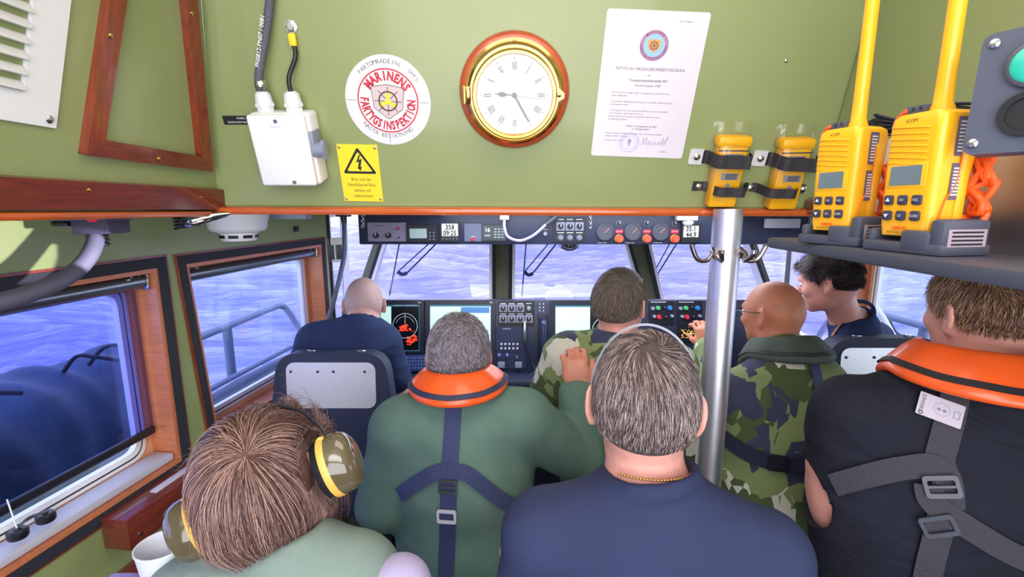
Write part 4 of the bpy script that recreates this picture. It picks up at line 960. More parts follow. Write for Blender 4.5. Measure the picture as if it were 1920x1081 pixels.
txt(OH, '358', 844, 426, .034, s_, ink, .013, 'digits', .03, .85); txt(OH, '09:25', 844, 437, .034, s_, ink, .013, 'digits', .03, .85)
for j in range(5): knob(OH, 831+j*6.5, 447, .003, p, mgrey, .012, .002, 'key', False)
p = panel(OH, 871, 419, 903, 452, 'alarm_unit', mat('unit_grey', S(92, 98, 124), .5), root, 0, .008)
knob(OH, 887, 448, .009, p, red, .008, .006, 'button', False); txt(OH, 'DISTRESS', 887, 443, .006, p, winkl, .0085)
p = panel(OH, 903, 419, 950, 452, 'vhf_radio', black, root, 0, .010)
s_ = panel(OH, 905, 422, 948, 449, 'screen', mat('vhf_screen', S(16, 34, 44), .2), p, .010, .0105)
txt(OH, '16', 914, 431, .026, s_, winkl, .011, 'digits', .02); txt(OH, '0.2000', 914, 441, .010, s_, winkl, .011, 'small_print')
mb = MB()
for i in range(4):
    for j in range(3): a = pt(OH, 929+j*6.5, 429+i*5); mb.flat([rrect(.011, .005, .001, cx=a[0], cy=a[1])], .0108)
mb.build('key_symbols', [mat('vhf_ink', S(150, 176, 176), .5)], s_)
# cable from grey connector
root2 = thing('coaxial_cable', 'grey cable looping down from a connector across the overhead console', 'cable', OH.at(948, 412))
o0 = OH.loc(948, 412); g = lambda px, py, c=.03: (OH.loc(px, py)[0]-o0[0], OH.loc(px, py)[1]-o0[1], c)
mb = MB(); mb.tube([g(946, 408), g(946, 425), g(953, 443), g(975, 450), g(1000, 440), g(1025, 418), g(1030, 414)], .0075, 0, 10, 6); mb.build('cable', [mat('cable_grey', S(166, 164, 196), .5)], root2)
mb = MB(); mb.box(g(946, 402, .01), (.045, .05, .05), 0, .005); mb.build('connector', [lgrey], root2)
mb = MB(); mb.tube([g(1023, 420), g(1042, 405)], [.011, .015], 0, 10); mb.build('plug', [dgrey], root2)
# switch matrix
p = panel(OH, 1036, 407, 1098, 453, 'switch_panel', mat('switch_black', S(24, 26, 40), .45), root)
for i in range(3):
    x = 1051+i*17.5; c = panel(OH, x-8, 416, x+8, 432, 'switch_plate', mat('plate_grey', S(134, 138, 160), .4), p, .004, .008); knob(OH, x, 424, .013, c, black, .008)
    knob(OH, x, 445, .011, p, mat('knob_metal', S(130, 136, 160), .3, .6), .004, .010, ring=mgrey, pointer=False)
mb = MB()
for i in range(3):
    a = pt(OH, 1051+i*17.5, 411); mb.flat([rrect(.03, .003, .001, cx=a[0], cy=a[1])], .0046); a = pt(OH, 1051+i*17.5, 436); mb.flat([rrect(.032, .003, .001, cx=a[0], cy=a[1])], .0046)
mb.build('legend', [winkl], p)
knob(OH, 1022, 438, .011, root, mgrey, .0, .012); txt(OH, 'HORN', 1022, 430, .008, root)
# gauges with emergency stops
for i, x in enumerate((1134, 1186, 1238)):
    a = pt(OH, x, 435); T = Matrix.Translation((a[0], a[1], 0)); r = .041
    mb = MB(); mb.lathe([(r, 0), (r, .012), (r*.9, .014), (r*.86, .009)], 0, 40, T); gz = mb.build('round_gauge', [dgrey], root)
    mb = MB(); mb.plate([circ(r*.87, 40)], .004, .008, 0, T); mb.build('dial', [scrd], gz)
    mb = MB()
    for k_ in range(7): an = math.radians(220-k_*43); mb.box((a[0]+r*.66*math.cos(an), a[1]+r*.66*math.sin(an), .0084), (r*.22, r*.06, .0005), 0, 0, R=Matrix.Rotation(an, 3, 'Z'))
    mb.text('°C' if i else 'RPM', .010, a[0], a[1]-r*.55, .0085); mb.build('dial_marks', [winkl], gz)
    mb = MB(); mb.box((a[0]+r*.2, a[1]+r*.2, .0088), (r*.75, r*.05, .0006), 0, 0, R=Matrix.Rotation(.8, 3, 'Z')); mb.build('needle', [mat('needle', S(230, 140, 90), .5)], gz)
    txt(OH, 'WATER TEMP', x-5, 455, .007, root, winkl, .001)
    knob(OH, x+27, 419, .011, root, black, 0, .014, 'small_knob', True, mgrey)
    e = panel(OH, x+20, 430, x+34, 437, 'red_label', red, root, 0, .002); txt(OH, 'NÖDSTOPP', x+27, 433.5, .006, e, winkl, .0024)
    a = pt(OH, x+26, 447); T = Matrix.Translation((a[0], a[1], 0)); mb = MB(); mb.lathe([(.021, 0), (.021, .006), (.014, .006)], 1, 8, T); mb.lathe([(.012, .006), (.012, .014), (.0185, .017), (.0185, .026), (.015, .030), (0, .030)], 0, 28, T)
    mb.build('emergency_stop', [mat('stop_red', S(232, 84, 54), .4), mat('stop_amber', S(220, 140, 60), .5)], root)
p = panel(OH, 1276, 419, 1312, 454, 'depth_display', black, root, 0, .012); s_ = panel(OH, 1280, 423, 1308, 444, 'screen', lcd, p, .012, .0125)
txt(OH, '35.1', 1294, 429, .034, s_, ink, .013, 'digits', .03, .85); txt(OH, '44.9', 1294, 440, .034, s_, ink, .013, 'digits', .03, .85)
mb = MB(); a = pt(OH, 1284, 407); mb.box((a[0], a[1], .02), (.10, .03, .04), 0, .005); mb.ball((a[0]+.01, a[1]-.022, .02), (.028, .02, .016)); tag(mb.build('motion_sensor', [lgrey], None, OH.M()), 'small pale plastic sensor above the 35.1 display', 'sensor')
for px in (682, 1106, 1515):
    mb = MB()
    for k_ in range(5):
        a = pt(OH, px+(k_ % 2)*1.5, 404+k_*5); T = Matrix.Translation((a[0], a[1], .012)) @ Matrix.Rotation(pi/2*(k_ % 2), 4, 'Y') @ Matrix.Diagonal((.6, 1, 1, 1)); mb.tube([T @ Vector((.009*math.cos(t), .009*math.sin(t), 0)) for t in np.linspace(0, 2*pi, 13)], .002, 0, 6)
    o = mb.build('chain', [steel], None, OH.M()); tag(o, {682: 'short steel chain at the left end of the overhead console', 1106: 'short steel chain beside the switch matrix of the overhead console', 1515: 'short steel chain at the right end of the overhead console'}[px], 'chain', kind='stuff')
mb = MB(); a = pt(OH, 1070, 462); mb.lathe([(.055, 0), (.05, -.02), (.03, -.035), (0, -.04)], 0, 28, Matrix.Translation((a[0], yb, -.06)) @ Matrix.Identity(4)); o = mb.build('dome_lamp', [chrome], None, OH.M() @ Matrix.Rotation(0, 4, 'X'))
o.matrix_world = Matrix.Translation(OH.M() @ Vector((a[0], yb, -.06))); bmesh_ = None
for v in o.data.vertices: v.co.x -= a[0]; v.co.y -= yb; v.co.z += .06
tag(o, 'small chrome dome lamp under the middle of the overhead console', 'lamp')
mb = MB(); a = pt(OH, 1462, 418); mb.box((a[0], a[1]+.0, .02), (.16, .045, .03), 0, .004); tag(mb.build('cable_duct', [lgrey], None, OH.M()), 'pale plastic duct on the overhead console right of the pole', 'duct')

# ================================================================ HELM CONSOLE
dl, dr = DS.loc(640, 620)[0], DS.loc(1420, 620)[0]; dt = DS.loc(1000, 562)[1]; db = DS.loc(1000, 700)[1]
root = thing('helm_console', 'dark navy helm console with screens below the windscreen', 'console', DS.M())
mb = MB(); mb.box(((dl+dr)/2, (dt+db)/2, -.12), (dr-dl, dt-db, .24), 0, .008); mb.box(((dl+dr)/2, db-.30, -.25), (dr-dl, .60, .30), 0, .01); mb.build('housing', [dark], root)
c = DS.loc(700, 700); mb = MB(); mb.box(((dl+dr)/2, db-.015, .09), (dr-dl, .04, .20), 0, .01); mb.build('desk_edge', [dark], root)
mb = MB(); mb.box(((dl+dr)/2, db-.05, .185), (dr-dl, .03, .02), 0, .006); mb.build('wooden_edge', [mahog], root)
teal = mat('screen_bar', S(48, 110, 130), .4, emit=S(48, 110, 130), es=.3); radw = mat('radar_lines', S(170, 190, 190), .4, emit=S(170, 190, 190), es=.5)
radr = mat('radar_echo', S(250, 60, 30), .4, emit=S(250, 60, 30), es=.9); rady = mat('radar_yellow', S(200, 230, 60), .4, emit=S(200, 230, 60), es=.7)
def monitor(x0, x1, y0, y1, split, kind):
    fr = panel(DS, x0, y0, x1, y1, 'monitor', mat('monitor_frame', S(30, 36, 54), .35), root, 0, .02, .006)
    mb = MB(); panel(DS, x0+8, y0+9, x1-8, y1-4, 'top_bar', teal, fr, .02, .0205)
    sx0, sy0, sx1, sy1 = x0+9, y0+12, x1-9, y1-6
    if split < 1:
        xm = sx0+(sx1-sx0)*split
        panel(DS, sx0, sy0, xm, sy1, 'chart_screen', scrn, fr, .0205, .021, .001)
        rs = panel(DS, xm, sy0, sx1, sy1, 'radar_screen', scrd, fr, .0205, .021, .001)
        cx_, cy_ = (xm+sx1)/2, sy0+(sy1-sy0)*(.44); a = pt(DS, cx_, cy_); r = (pt(DS, sx1, cy_)[0]-a[0])*.90
        T = Matrix.Translation((a[0], a[1], .0215)); mb = MB(); mb.flat([circ(r, 48), circ(r*.96, 48)], 0, 0, T); mb.box((a[0], a[1]+r*.45, .0215), (r*.03, r*1.0, .0005)); mb.flat([[(r*.75*math.cos(t), r*.75*math.sin(t)) for t in np.linspace(.3, pi-.3, 24)]+[(r*.73*math.cos(t), r*.73*math.sin(t)) for t in np.linspace(pi-.3, .3, 24)]], 0, 0, T); mb.build('range_ring', [radw], rs)
        rr = random.Random(4); mb = MB()
        for i in range(60):
            an = rr.uniform(0, 2*pi); d_ = abs(rr.gauss(0, .22))*r; mb.flat([rrect(rr.uniform(.004, .012), rr.uniform(.003, .008), .001, 2, cx=-r*.12+d_*math.cos(an), cy=-r*.12+d_*math.sin(an)*.9)], .0002+i*2e-6, 0, T)
        for i in range(40):
            t = rr.random(); mb.flat([rrect(rr.uniform(.004, .012), rr.uniform(.003, .007), .001, 2, cx=r*(.15+.8*t), cy=-r*(1.30-.45*t)+rr.gauss(0, .012))], .0002+i*2e-6, 0, T)
        mb.build('radar_echoes', [radr], rs)
        if kind == 2: mb = MB(); a = pt(DS, xm+4, sy0+(sy1-sy0)*.60); mb.flat([circ(.008, 12, a[0], a[1])], .0217); mb.build('own_ship_mark', [rady], rs)
        txt(DS, 'BOTT LOKUD HUM BURDENS ONGMARK' if 0 else 'NORTH UP   TRUE MOTION', (xm+sx1)/2, y0+10, .009, fr, winkl, .021)
    else:
        s_ = panel(DS, sx0, sy0, sx1, sy1, 'chart_screen', scrn, fr, .0205, .021, .001)
        panel(DS, sx1-55, sy0+1, sx1-2, sy0+12, 'menu_block', mat('menu_blue', S(70, 120, 180), .4, emit=S(70, 120, 180), es=.4), s_, .021, .0215, .001)
        mb = MB(); rr = random.Random(8); a0 = pt(DS, sx0+6, sy1-20); a1 = pt(DS, sx1-6, sy1-60)
        mb.tube([(a0[0]+(a1[0]-a0[0])*t, a0[1]+(a1[1]-a0[1])*.5*t+.01*math.sin(t*9), .0213) for t in np.linspace(0, 1, 16)], .0008, 0, 4); mb.build('chart_line', [mgrey], s_)
    txt(DS, 'GO', x1-8, y0+4.5, .010, fr, winkl, .0205, 'mark', .02)
monitor(700, 796, 562, 661, .34, 1); monitor(799, 929, 562, 690, 1, 0); monitor(1032, 1178, 563, 684, .50, 2)
# keyboard on the desk
kb = panel(DS, 756, 663, 808, 694, 'keyboard', mat('keyboard_navy', S(48, 66, 120), .4), root, .0, .03)
for i in range(4):
    for j in range(9): c = pt(DS, 760+j*5.3, 669+i*6.2); mb = MB(); mb.box((c[0], c[1], .031), (.010, .012, .004), 0, .001); mb.build('key', [mat('key_blue', S(96, 116, 176), .4)], kb)
# centre: eight switches
p = panel(DS, 935, 564, 1002, 611, 'switch_panel', mat('switch_black', S(24, 26, 40), .45), root)
for r_ in range(2):
    for i in range(4):
        x = 943.5+i*16; y = 577+r_*20
        c = panel(DS, x-7.2, y-7, x+7.2, y+7.5, 'switch_plate', mat('plate_grey', S(134, 138, 160), .4) if not (r_ == 0 and i == 3) else black, p, .004, .008); knob(DS, x, y+.5, .012, c, black if not (r_ == 0 and i == 3) else mgrey, .008, .012)
mb = MB()
for r_ in range(2):
    for i in range(4): a = pt(DS, 943.5+i*16, 568.5+r_*19.5); mb.flat([rrect(.028, .003, .001, cx=a[0], cy=a[1])], .0046)
mb.build('legend', [winkl], p)
p = panel(DS, 930, 613, 990, 659, 'radio_panel', mat('panel_navy', S(36, 44, 78), .45), root)
for r_ in range(2):
    for i in range(5): knob(DS, 940+i*7.5, 644.5+r_*8, .006, p, lgrey, .004, .005, 'key', False)
txt(DS, 'INTERCOM', 950, 616, .008, p)
p = panel(DS, 928, 660, 985, 690, 'lower_panel', mat('panel_navy', S(36, 44, 78), .45), root)
knob(DS, 936, 665, .010, p, mat('knob_blue', S(84, 100, 180), .4)); knob(DS, 951, 665, .010, p, mat('knob_blue', S(84, 100, 180), .4)); knob(DS, 969, 669, .010, p, dgrey)
mb = MB()
for px in (940, 972): a = pt(DS, px, 683); mb = MB(); mb.box((a[0], a[1], .01), (.035, .03, .02), 0, .003); mb.build('socket', [mgrey], p)
p = panel(DS, 1007, 566, 1024, 592, 'key_strip', mat('strip_grey', S(58, 66, 96), .45), root)
for r_ in range(4):
    for i in range(2): knob(DS, 1012+i*7, 569.5+r_*6.4, .0032, p, winkl, .004, .002, 'lamp', False)
# handset
hs = thing('telephone_handset', 'black telephone handset hanging on the helm console beside the middle screen', 'handset', DS.at(1018, 632, .0))
mb = MB(); mb.tube([(0, .085, .018), (0, .070, .040), (0, .03, .052), (0, -.04, .052), (0, -.085, .040), (0, -.10, .018)], [.020, .019, .014, .014, .019, .021], 0, 16, 5); mb.build('handle', [mat('handset_blue_black', S(34, 48, 84), .25)], hs)
mb = MB(); mb.box((0, .0, .008), (.05, .235, .016), 0, .005); mb.build('cradle', [black], hs)
mb = MB(); mb.tube([(0, -.11, .02), (.006, -.15, .025), (.02, -.19, .02), (.03, -.24, .01)], .004, 0, 8, 5); mb.build('cord', [black], hs)
mc = thing('microphone_lead', 'thin black lead with a silver clip hanging on the centre of the helm console', 'cable', DS.at(983, 600, .01))
o0 = DS.loc(983, 600); g = lambda px, py, c=.01: (DS.loc(px, py)[0]-o0[0], DS.loc(px, py)[1]-o0[1], c)
mb = MB(); mb.box(g(984, 620, .01), (.016, .10, .014), 0, .004); mb.build('silver_clip', [steel], mc)
mb = MB(); mb.tube([g(983, 640), g(987, 655), g(996, 675), g(1002, 692, .03), g(990, 700, .05)], .004, 0, 8, 5); mb.build('lead', [black], mc)
# right hand panels
for k_, x0 in enumerate((1216, 1268)):
    p = panel(DS, x0, 564, x0+48, 608, 'engine_panel', mat('switch_black', S(24, 26, 40), .45), root)
    for (dx, dy, cm, r_) in ((17, 14, 'green', .0115), (39, 14, 'blue', .0125), (19, 31, 'redb', .012), (7, 15, 'steelk', .010), (28, 13, 'blk', .006), (10, 30, 'steelk', .009), (31, 31, 'blk', .008), (43, 29, 'steelk', .009)):
        m_ = {'green': mat('knob_green', S(84, 190, 130), .35), 'blue': mat('knob_bright_blue', S(50, 130, 214), .35), 'redb': mat('knob_red', S(226, 50, 80), .35), 'steelk': mgrey, 'blk': black}[cm]
        knob(DS, x0+dx, 563+dy, r_, p, m_, .004, .012, 'button' if cm in ('green', 'blue', 'redb') else 'switch', cm not in ('green', 'blue', 'redb'))
    a = pt(DS, x0+18, 566); mb = MB(); mb.flat([rrect(.075, .003, .001, cx=a[0], cy=a[1])], .0046); mb.build('legend', [winkl], p)
p = panel(DS, 1270, 610, 1320, 640, 'engine_display', black, root, 0, .008); s_ = panel(DS, 1276, 616, 1312, 634, 'screen', scrd, p, .008, .0085, .001)
mb = MB(); rr = random.Random(2)
for i in range(90): a = pt(DS, rr.uniform(1277, 1311), rr.uniform(617, 633)); mb.flat([rrect(rr.uniform(.003, .009), rr.uniform(.002, .005), .0008, 2, cx=a[0], cy=a[1])], .0087+i*1e-6, rr.randint(0, 1))
mb.build('amber_readout', [mat('amber', S(226, 160, 60), .4, emit=S(226, 160, 60), es=.6), mat('amber_light', S(250, 226, 150), .4, emit=S(250, 226, 150), es=.6)], s_)

# ================================================================ SEATS
def seat(px, py, z, label, tilt=.08, rz=0):
    q = P(px, py, z); root = thing('helm_chair', label, 'seat', Matrix.Translation((q.x, q.y, 0)) @ Matrix.Rotation(rz, 4, 'Z'))
    zt = q.z; bl = mat('seat_navy', S(44, 52, 84), .6, bump=.3, bscale=120)
    bw, bh = .43, .56; T = Matrix.Translation((0, 0.02, zt-bh/2)) @ Matrix.Rotation(-tilt, 4, 'X')
    pts = rounded([(-bw*.44, bh/2), (bw*.44, bh/2), (bw*.5, bh*.15), (bw*.5, -bh/2), (-bw*.5, -bh/2), (-bw*.5, bh*.15)], .09, 8)
    mb = MB(); mb.plate([pts], -.035, .035, 0, T @ Matrix.Rotation(pi/2, 4, 'X')); o = mb.build('backrest', [bl], root); md = o.modifiers.new('b', 'BEVEL'); md.width = .022; md.segments = 4; md.limit_method = 'ANGLE'; md.angle_limit = .9
    TP = T @ Matrix.Rotation(pi/2, 4, 'X')
    mb = MB(); mb.plate([rrect(.315, .165, .03, 6, cy=bh/2-.115)], .0355, .039, 0, TP); bp = mb.build('back_plate', [steelr], root)
    for x in (-.14, -.045, .01, .12): s1 = MB(); s1.lathe([(.005, 0), (.005, .002), (0, .003)], 0, 10, TP @ Matrix.Translation((x, bh/2-.065, .039))); s1.build('screw', [dgrey], bp)
    for x in (-.08, .10): s1 = MB(); s1.box((x, bh/2+.001, 0), (.03, .008, .012), 0, .003, M=TP); s1.build('fastener', [steel], root)
    mb = MB(); mb.box((0, .22, zt-.60), (.44, .42, .10), 0, .035, seg=4); mb.build('seat_cushion', [bl], root)
    mb = MB(); mb.cyl((0, .20, .0), (0, .20, zt-.64), .05, 0, 24); mb.lathe([(.20, 0), (.20, .02), (.06, .03)], 0, 32, Matrix.Translation((0, .20, 0))); mb.build('pedestal', [dgrey], root)
    return root
seat(618, 664, 1.68, 'left helm seat with brushed metal plate on its dark backrest')
seat(1668, 636, 1.62, 'right helm seat with brushed metal plate on its dark backrest')
# ================================================================ PEOPLE: signed distance fields -> one continuous surface
def V3(v): return np.array((v[0], v[1], v[2]), dtype=np.float64)
def d_cone(p, a, b, ra, rb, flat=None):
    a = V3(a); b = V3(b); ba = b-a; pa = [p[i]-a[i] for i in range(3)]
    t = np.clip((pa[0]*ba[0]+pa[1]*ba[1]+pa[2]*ba[2])/max(1e-9, ba.dot(ba)), 0, 1)
    q = [pa[i]-t*ba[i] for i in range(3)]
    if flat is not None:
        ax = V3(flat[0]); k = flat[1]; s = q[0]*ax[0]+q[1]*ax[1]+q[2]*ax[2]
        q = [q[i]+(k-1)*s*ax[i] for i in range(3)]
    return np.sqrt(q[0]**2+q[1]**2+q[2]**2)-(ra+(rb-ra)*t)
def d_ell(p, c, r, R=None):
    q = [p[i]-c[i] for i in range(3)]
    if R is not None: q = [q[0]*R[0][j]+q[1]*R[1][j]+q[2]*R[2][j] for j in range(3)]   # R columns = axes
    k0 = np.sqrt((q[0]/r[0])**2+(q[1]/r[1])**2+(q[2]/r[2])**2); k1 = np.sqrt((q[0]/r[0]**2)**2+(q[1]/r[1]**2)**2+(q[2]/r[2]**2)**2)
    return k0*(k0-1)/np.maximum(k1, 1e-6)
def smin(a, b, k):
    h = np.clip(0.5+0.5*(b-a)/k, 0, 1); return b+(a-b)*h-k*h*(1-h)
class Field:
    def __init__(s): s.pr = []
    def cone(s, a, b, ra, rb, k=.02, flat=None, op=0):
        a = V3(a); b = V3(b); m = max(ra, rb); s.pr.append((lambda p: d_cone(p, a, b, ra, rb, flat), np.minimum(a, b)-m, np.maximum(a, b)+m, k, op)); return s
    def ell(s, c, r, R=None, k=.02, op=0):
        c = V3(c); m = max(r); s.pr.append((lambda p: d_ell(p, c, r, R), c-m, c+m, k, op)); return s
    def head(s, M, prims, k=.01, op=0):     # prims evaluated in head space
        Mi = np.array(M.inverted()); c = V3(M.translation)
        def fn(p):
            q = [Mi[i, 0]*p[0]+Mi[i, 1]*p[1]+Mi[i, 2]*p[2]+Mi[i, 3] for i in range(3)]; return prims(q)
        s.pr.append((fn, c-.17, c+.17, k, op)); return s
    def bounds(s):
        lo = np.min([q[1] for q in s.pr if q[4] == 0], 0)-.02; hi = np.max([q[2] for q in s.pr if q[4] == 0], 0)+.02; return lo, hi
    def mesh(s, h, disp=None, zmin=None, off=0.0):
        lo, hi = s.bounds()
        if zmin is not None: lo[2] = max(lo[2], zmin)
        ax = [np.arange(lo[i], hi[i]+h, h, dtype=np.float32) for i in range(3)]
        V = np.full([len(a) for a in ax], .1, np.float32)
        for fn, l, u, k, op in s.pr:
            mg = .055+k+off; sl = []
            for i in range(3):
                i0 = max(0, int((l[i]-mg-lo[i])/h)); i1 = min(len(ax[i]), int((u[i]+mg-lo[i])/h)+2); sl.append(slice(i0, max(i0, i1)))
            if any(q.stop <= q.start for q in sl): continue
            sl = tuple(sl); p = [ax[0][sl[0]][:, None, None], ax[1][sl[1]][None, :, None], ax[2][sl[2]][None, None, :]]
            d = fn(p).astype(np.float32)
            d = np.broadcast_to(d, V[sl].shape)
            if op == 0: V[sl] = smin(V[sl], d, k)
            else: V[sl] = -smin(-V[sl], d, k)
        V -= off
        if disp is not None: V += disp([ax[0][:, None, None], ax[1][None, :, None], ax[2][None, None, :]]).astype(np.float32)
        V[0] = V[-1] = .05; V[:, 0] = V[:, -1] = .05; V[:, :, 0] = V[:, :, -1] = .05
        return nets(V, lo, h)
def nets(V, lo, h):
    S = V < 0; nx, ny, nz = V.shape
    acc = np.zeros((nx-1, ny-1, nz-1, 3), np.float32); cnt = np.zeros((nx-1, ny-1, nz-1), np.int16)
    for axis in range(3):
        o1, o2 = [i for i in range(3) if i != axis]
        A = [slice(None)]*3; B = [slice(None)]*3; A[axis] = slice(0, -1); B[axis] = slice(1, None)
        va = V[tuple(A)]; vb = V[tuple(B)]; cr = (va < 0) != (vb < 0); t = np.where(cr, va/np.where(cr, va-vb, 1), 0)
        for d1 in (0, 1):
            for d2 in (0, 1):
                sl = [slice(None)]*3; sl[o1] = slice(d1, V.shape[o1]-1+d1); sl[o2] = slice(d2, V.shape[o2]-1+d2); sl = tuple(sl)
                c = cr[sl]; cnt += c; acc[..., axis] += np.where(c, t[sl], 0); acc[..., o1] += c*d1; acc[..., o2] += c*d2
    m = cnt > 0; idx = -np.ones(m.shape, np.int64); n = int(m.sum()); idx[m] = np.arange(n)
    base = np.argwhere(m); P_ = (base+acc[m]/cnt[m][:, None])*h+lo
    F = []
    for axis in range(3):
        o1, o2 = [(1, 2), (2, 0), (0, 1)][axis]
        A = [slice(1, -1)]*3; B = [slice(1, -1)]*3; A[axis] = slice(0, -1); B[axis] = slice(1, None)
        a = S[tuple(A)]; b = S[tuple(B)]; cr = np.argwhere(a != b)
        if len(cr) == 0: continue
        sgn = a[tuple(cr.T)]
        e = cr.copy(); e[:, o1] += 1; e[:, o2] += 1        # grid coords of edge start
        def cell(d1, d2): q = e.copy(); q[:, o1] -= d1; q[:, o2] -= d2; return idx[q[:, 0], q[:, 1], q[:, 2]]
        q = np.stack([cell(1, 1), cell(0, 1), cell(0, 0), cell(1, 0)], 1)
        q[~sgn] = q[~sgn][:, ::-1]; F.append(q)
    return P_, np.concatenate(F)
def np_mesh(name, P_, F, mats, parent=None, smooth=True, origin=None):
    me = bpy.data.meshes.new(name); P_ = np.asarray(P_, np.float32)
    if origin is not None: P_ = P_-np.array(origin, np.float32)
    nf = len(F); k = F.shape[1]
    me.vertices.add(len(P_)); me.vertices.foreach_set('co', P_.ravel()); me.loops.add(nf*k); me.loops.foreach_set('vertex_index', F.ravel().astype(np.int32))
    me.polygons.add(nf); me.polygons.foreach_set('loop_start', np.arange(nf, dtype=np.int32)*k); me.polygons.foreach_set('loop_total', np.full(nf, k, np.int32))
    me.update(calc_edges=True); me.validate()
    if smooth: me.polygons.foreach_set('use_smooth', [True]*len(me.polygons))
    for m in (mats if isinstance(mats, (list, tuple)) else [mats]): me.materials.append(m)
    o = bpy.data.objects.new(name, me); COL.objects.link(o)
    if origin is not None and parent is None: o.location = origin
    if parent is not None:
        o.parent = parent
        if origin is None: o.matrix_parent_inverse = Matrix.Translation(-parent.location)
    return o

def head_fn(fat=1.0, ears=True):
    E = []
    for s_ in (-1, 1):
        an = s_*.42; c, si = math.cos(an), math.sin(an); tl = .12
        R = Matrix.Rotation(an, 3, 'Z') @ Matrix.Rotation(tl, 3, 'X'); E.append((s_, [[R[i][j] for j in range(3)] for i in range(3)]))
    def fn(p):
        f = fat
        d = d_ell(p, (0, -.012, .032), (.0755, .095, .090))
        d = smin(d, d_ell(p, (0, -.045, .005), (.066*f, .058, .065)), .03)
        d = smin(d, d_ell(p, (0, .032, -.010), (.064*f, .060, .085)), .03)
        d = smin(d, d_ell(p, (0, .026, -.062), (.054*f, .056, .040)), .03)
        d = smin(d, d_ell(p, (0, .070, -.090), (.022, .018, .017)), .025)
        d = smin(d, d_cone(p, (0, .090, .014), (0, .110, -.024), .007, .0105), .012)
        d = smin(d, d_ell(p, (0, .106, -.030), (.016, .010, .008)), .008)
        d = smin(d, d_cone(p, (-.030, .083, .030), (.030, .083, .030), .011, .011), .015)
        d = smin(d, d_ell(p, (0, .088, -.052), (.021, .009, .0055)), .006); d = smin(d, d_ell(p, (0, .087, -.063), (.018, .009, .0065)), .006)
        for s_ in (-1, 1):
            d = smin(d, d_ell(p, (s_*.040, .066, -.018), (.020, .016, .018)), .02)
            d = -smin(-d, d_ell(p, (s_*.031, .100, .010), (.015, .012, .009)), .010)
        if ears:
            for s_, R in E:
                e_ = d_ell(p, (s_*.083, -.012, .002), (.0065, .019, .033), R)
                e_ = smin(e_, d_ell(p, (s_*.080, -.004, -.024), (.006, .010, .012), R), .008)
                e_ = -smin(-e_, d_ell(p, (s_*.090, -.008, .004), (.0050, .0115, .021), R), .004)
                d = smin(d, e_, .006)
        return d
    return fn
def skinmat(name, c, redder=.12):
    m = mat(name, c, .48, var=redder, vscale=26, bump=.12, bscale=160)
    b = m.node_tree.nodes['Principled BSDF']; b.inputs['Subsurface Weight'].default_value = .25; b.inputs['Subsurface Radius'].default_value = (.8, .3, .15); b.inputs['Subsurface Scale'].default_value = .012
    return m
def cloth(name, c, weave=700, bump=.35, var=.08, rough=.85, big=0.0):
    m = mat(name, c, rough, var=var, vscale=9, bump=bump, bscale=weave, spec=.25)
    if big:
        n = m.node_tree; b = n.nodes['Principled BSDF']; t = n.nodes.new('ShaderNodeTexCoord'); mp = n.nodes.new('ShaderNodeMapping'); mp.inputs['Scale'].default_value = (1.0, 1.0, 2.2); mp.inputs['Rotation'].default_value = (.2, .5, .1)
        nz = n.nodes.new('ShaderNodeTexNoise'); nz.inputs['Scale'].default_value = 7; nz.inputs['Detail'].default_value = 2; nz.inputs['Distortion'].default_value = .8
        bp = n.nodes.new('ShaderNodeBump'); bp.inputs['Strength'].default_value = big; bp.inputs['Distance'].default_value = .03
        n.links.new(t.outputs['Object'], mp.inputs[0]); n.links.new(mp.outputs[0], nz.inputs[0]); n.links.new(nz.outputs[0], bp.inputs['Height'])
        old = [l for l in n.links if l.to_socket == b.inputs['Normal']]
        if old: n.links.new(bp.outputs[0], old[0].from_node.inputs['Normal'])
        else: n.links.new(bp.outputs[0], b.inputs['Normal'])
    return m
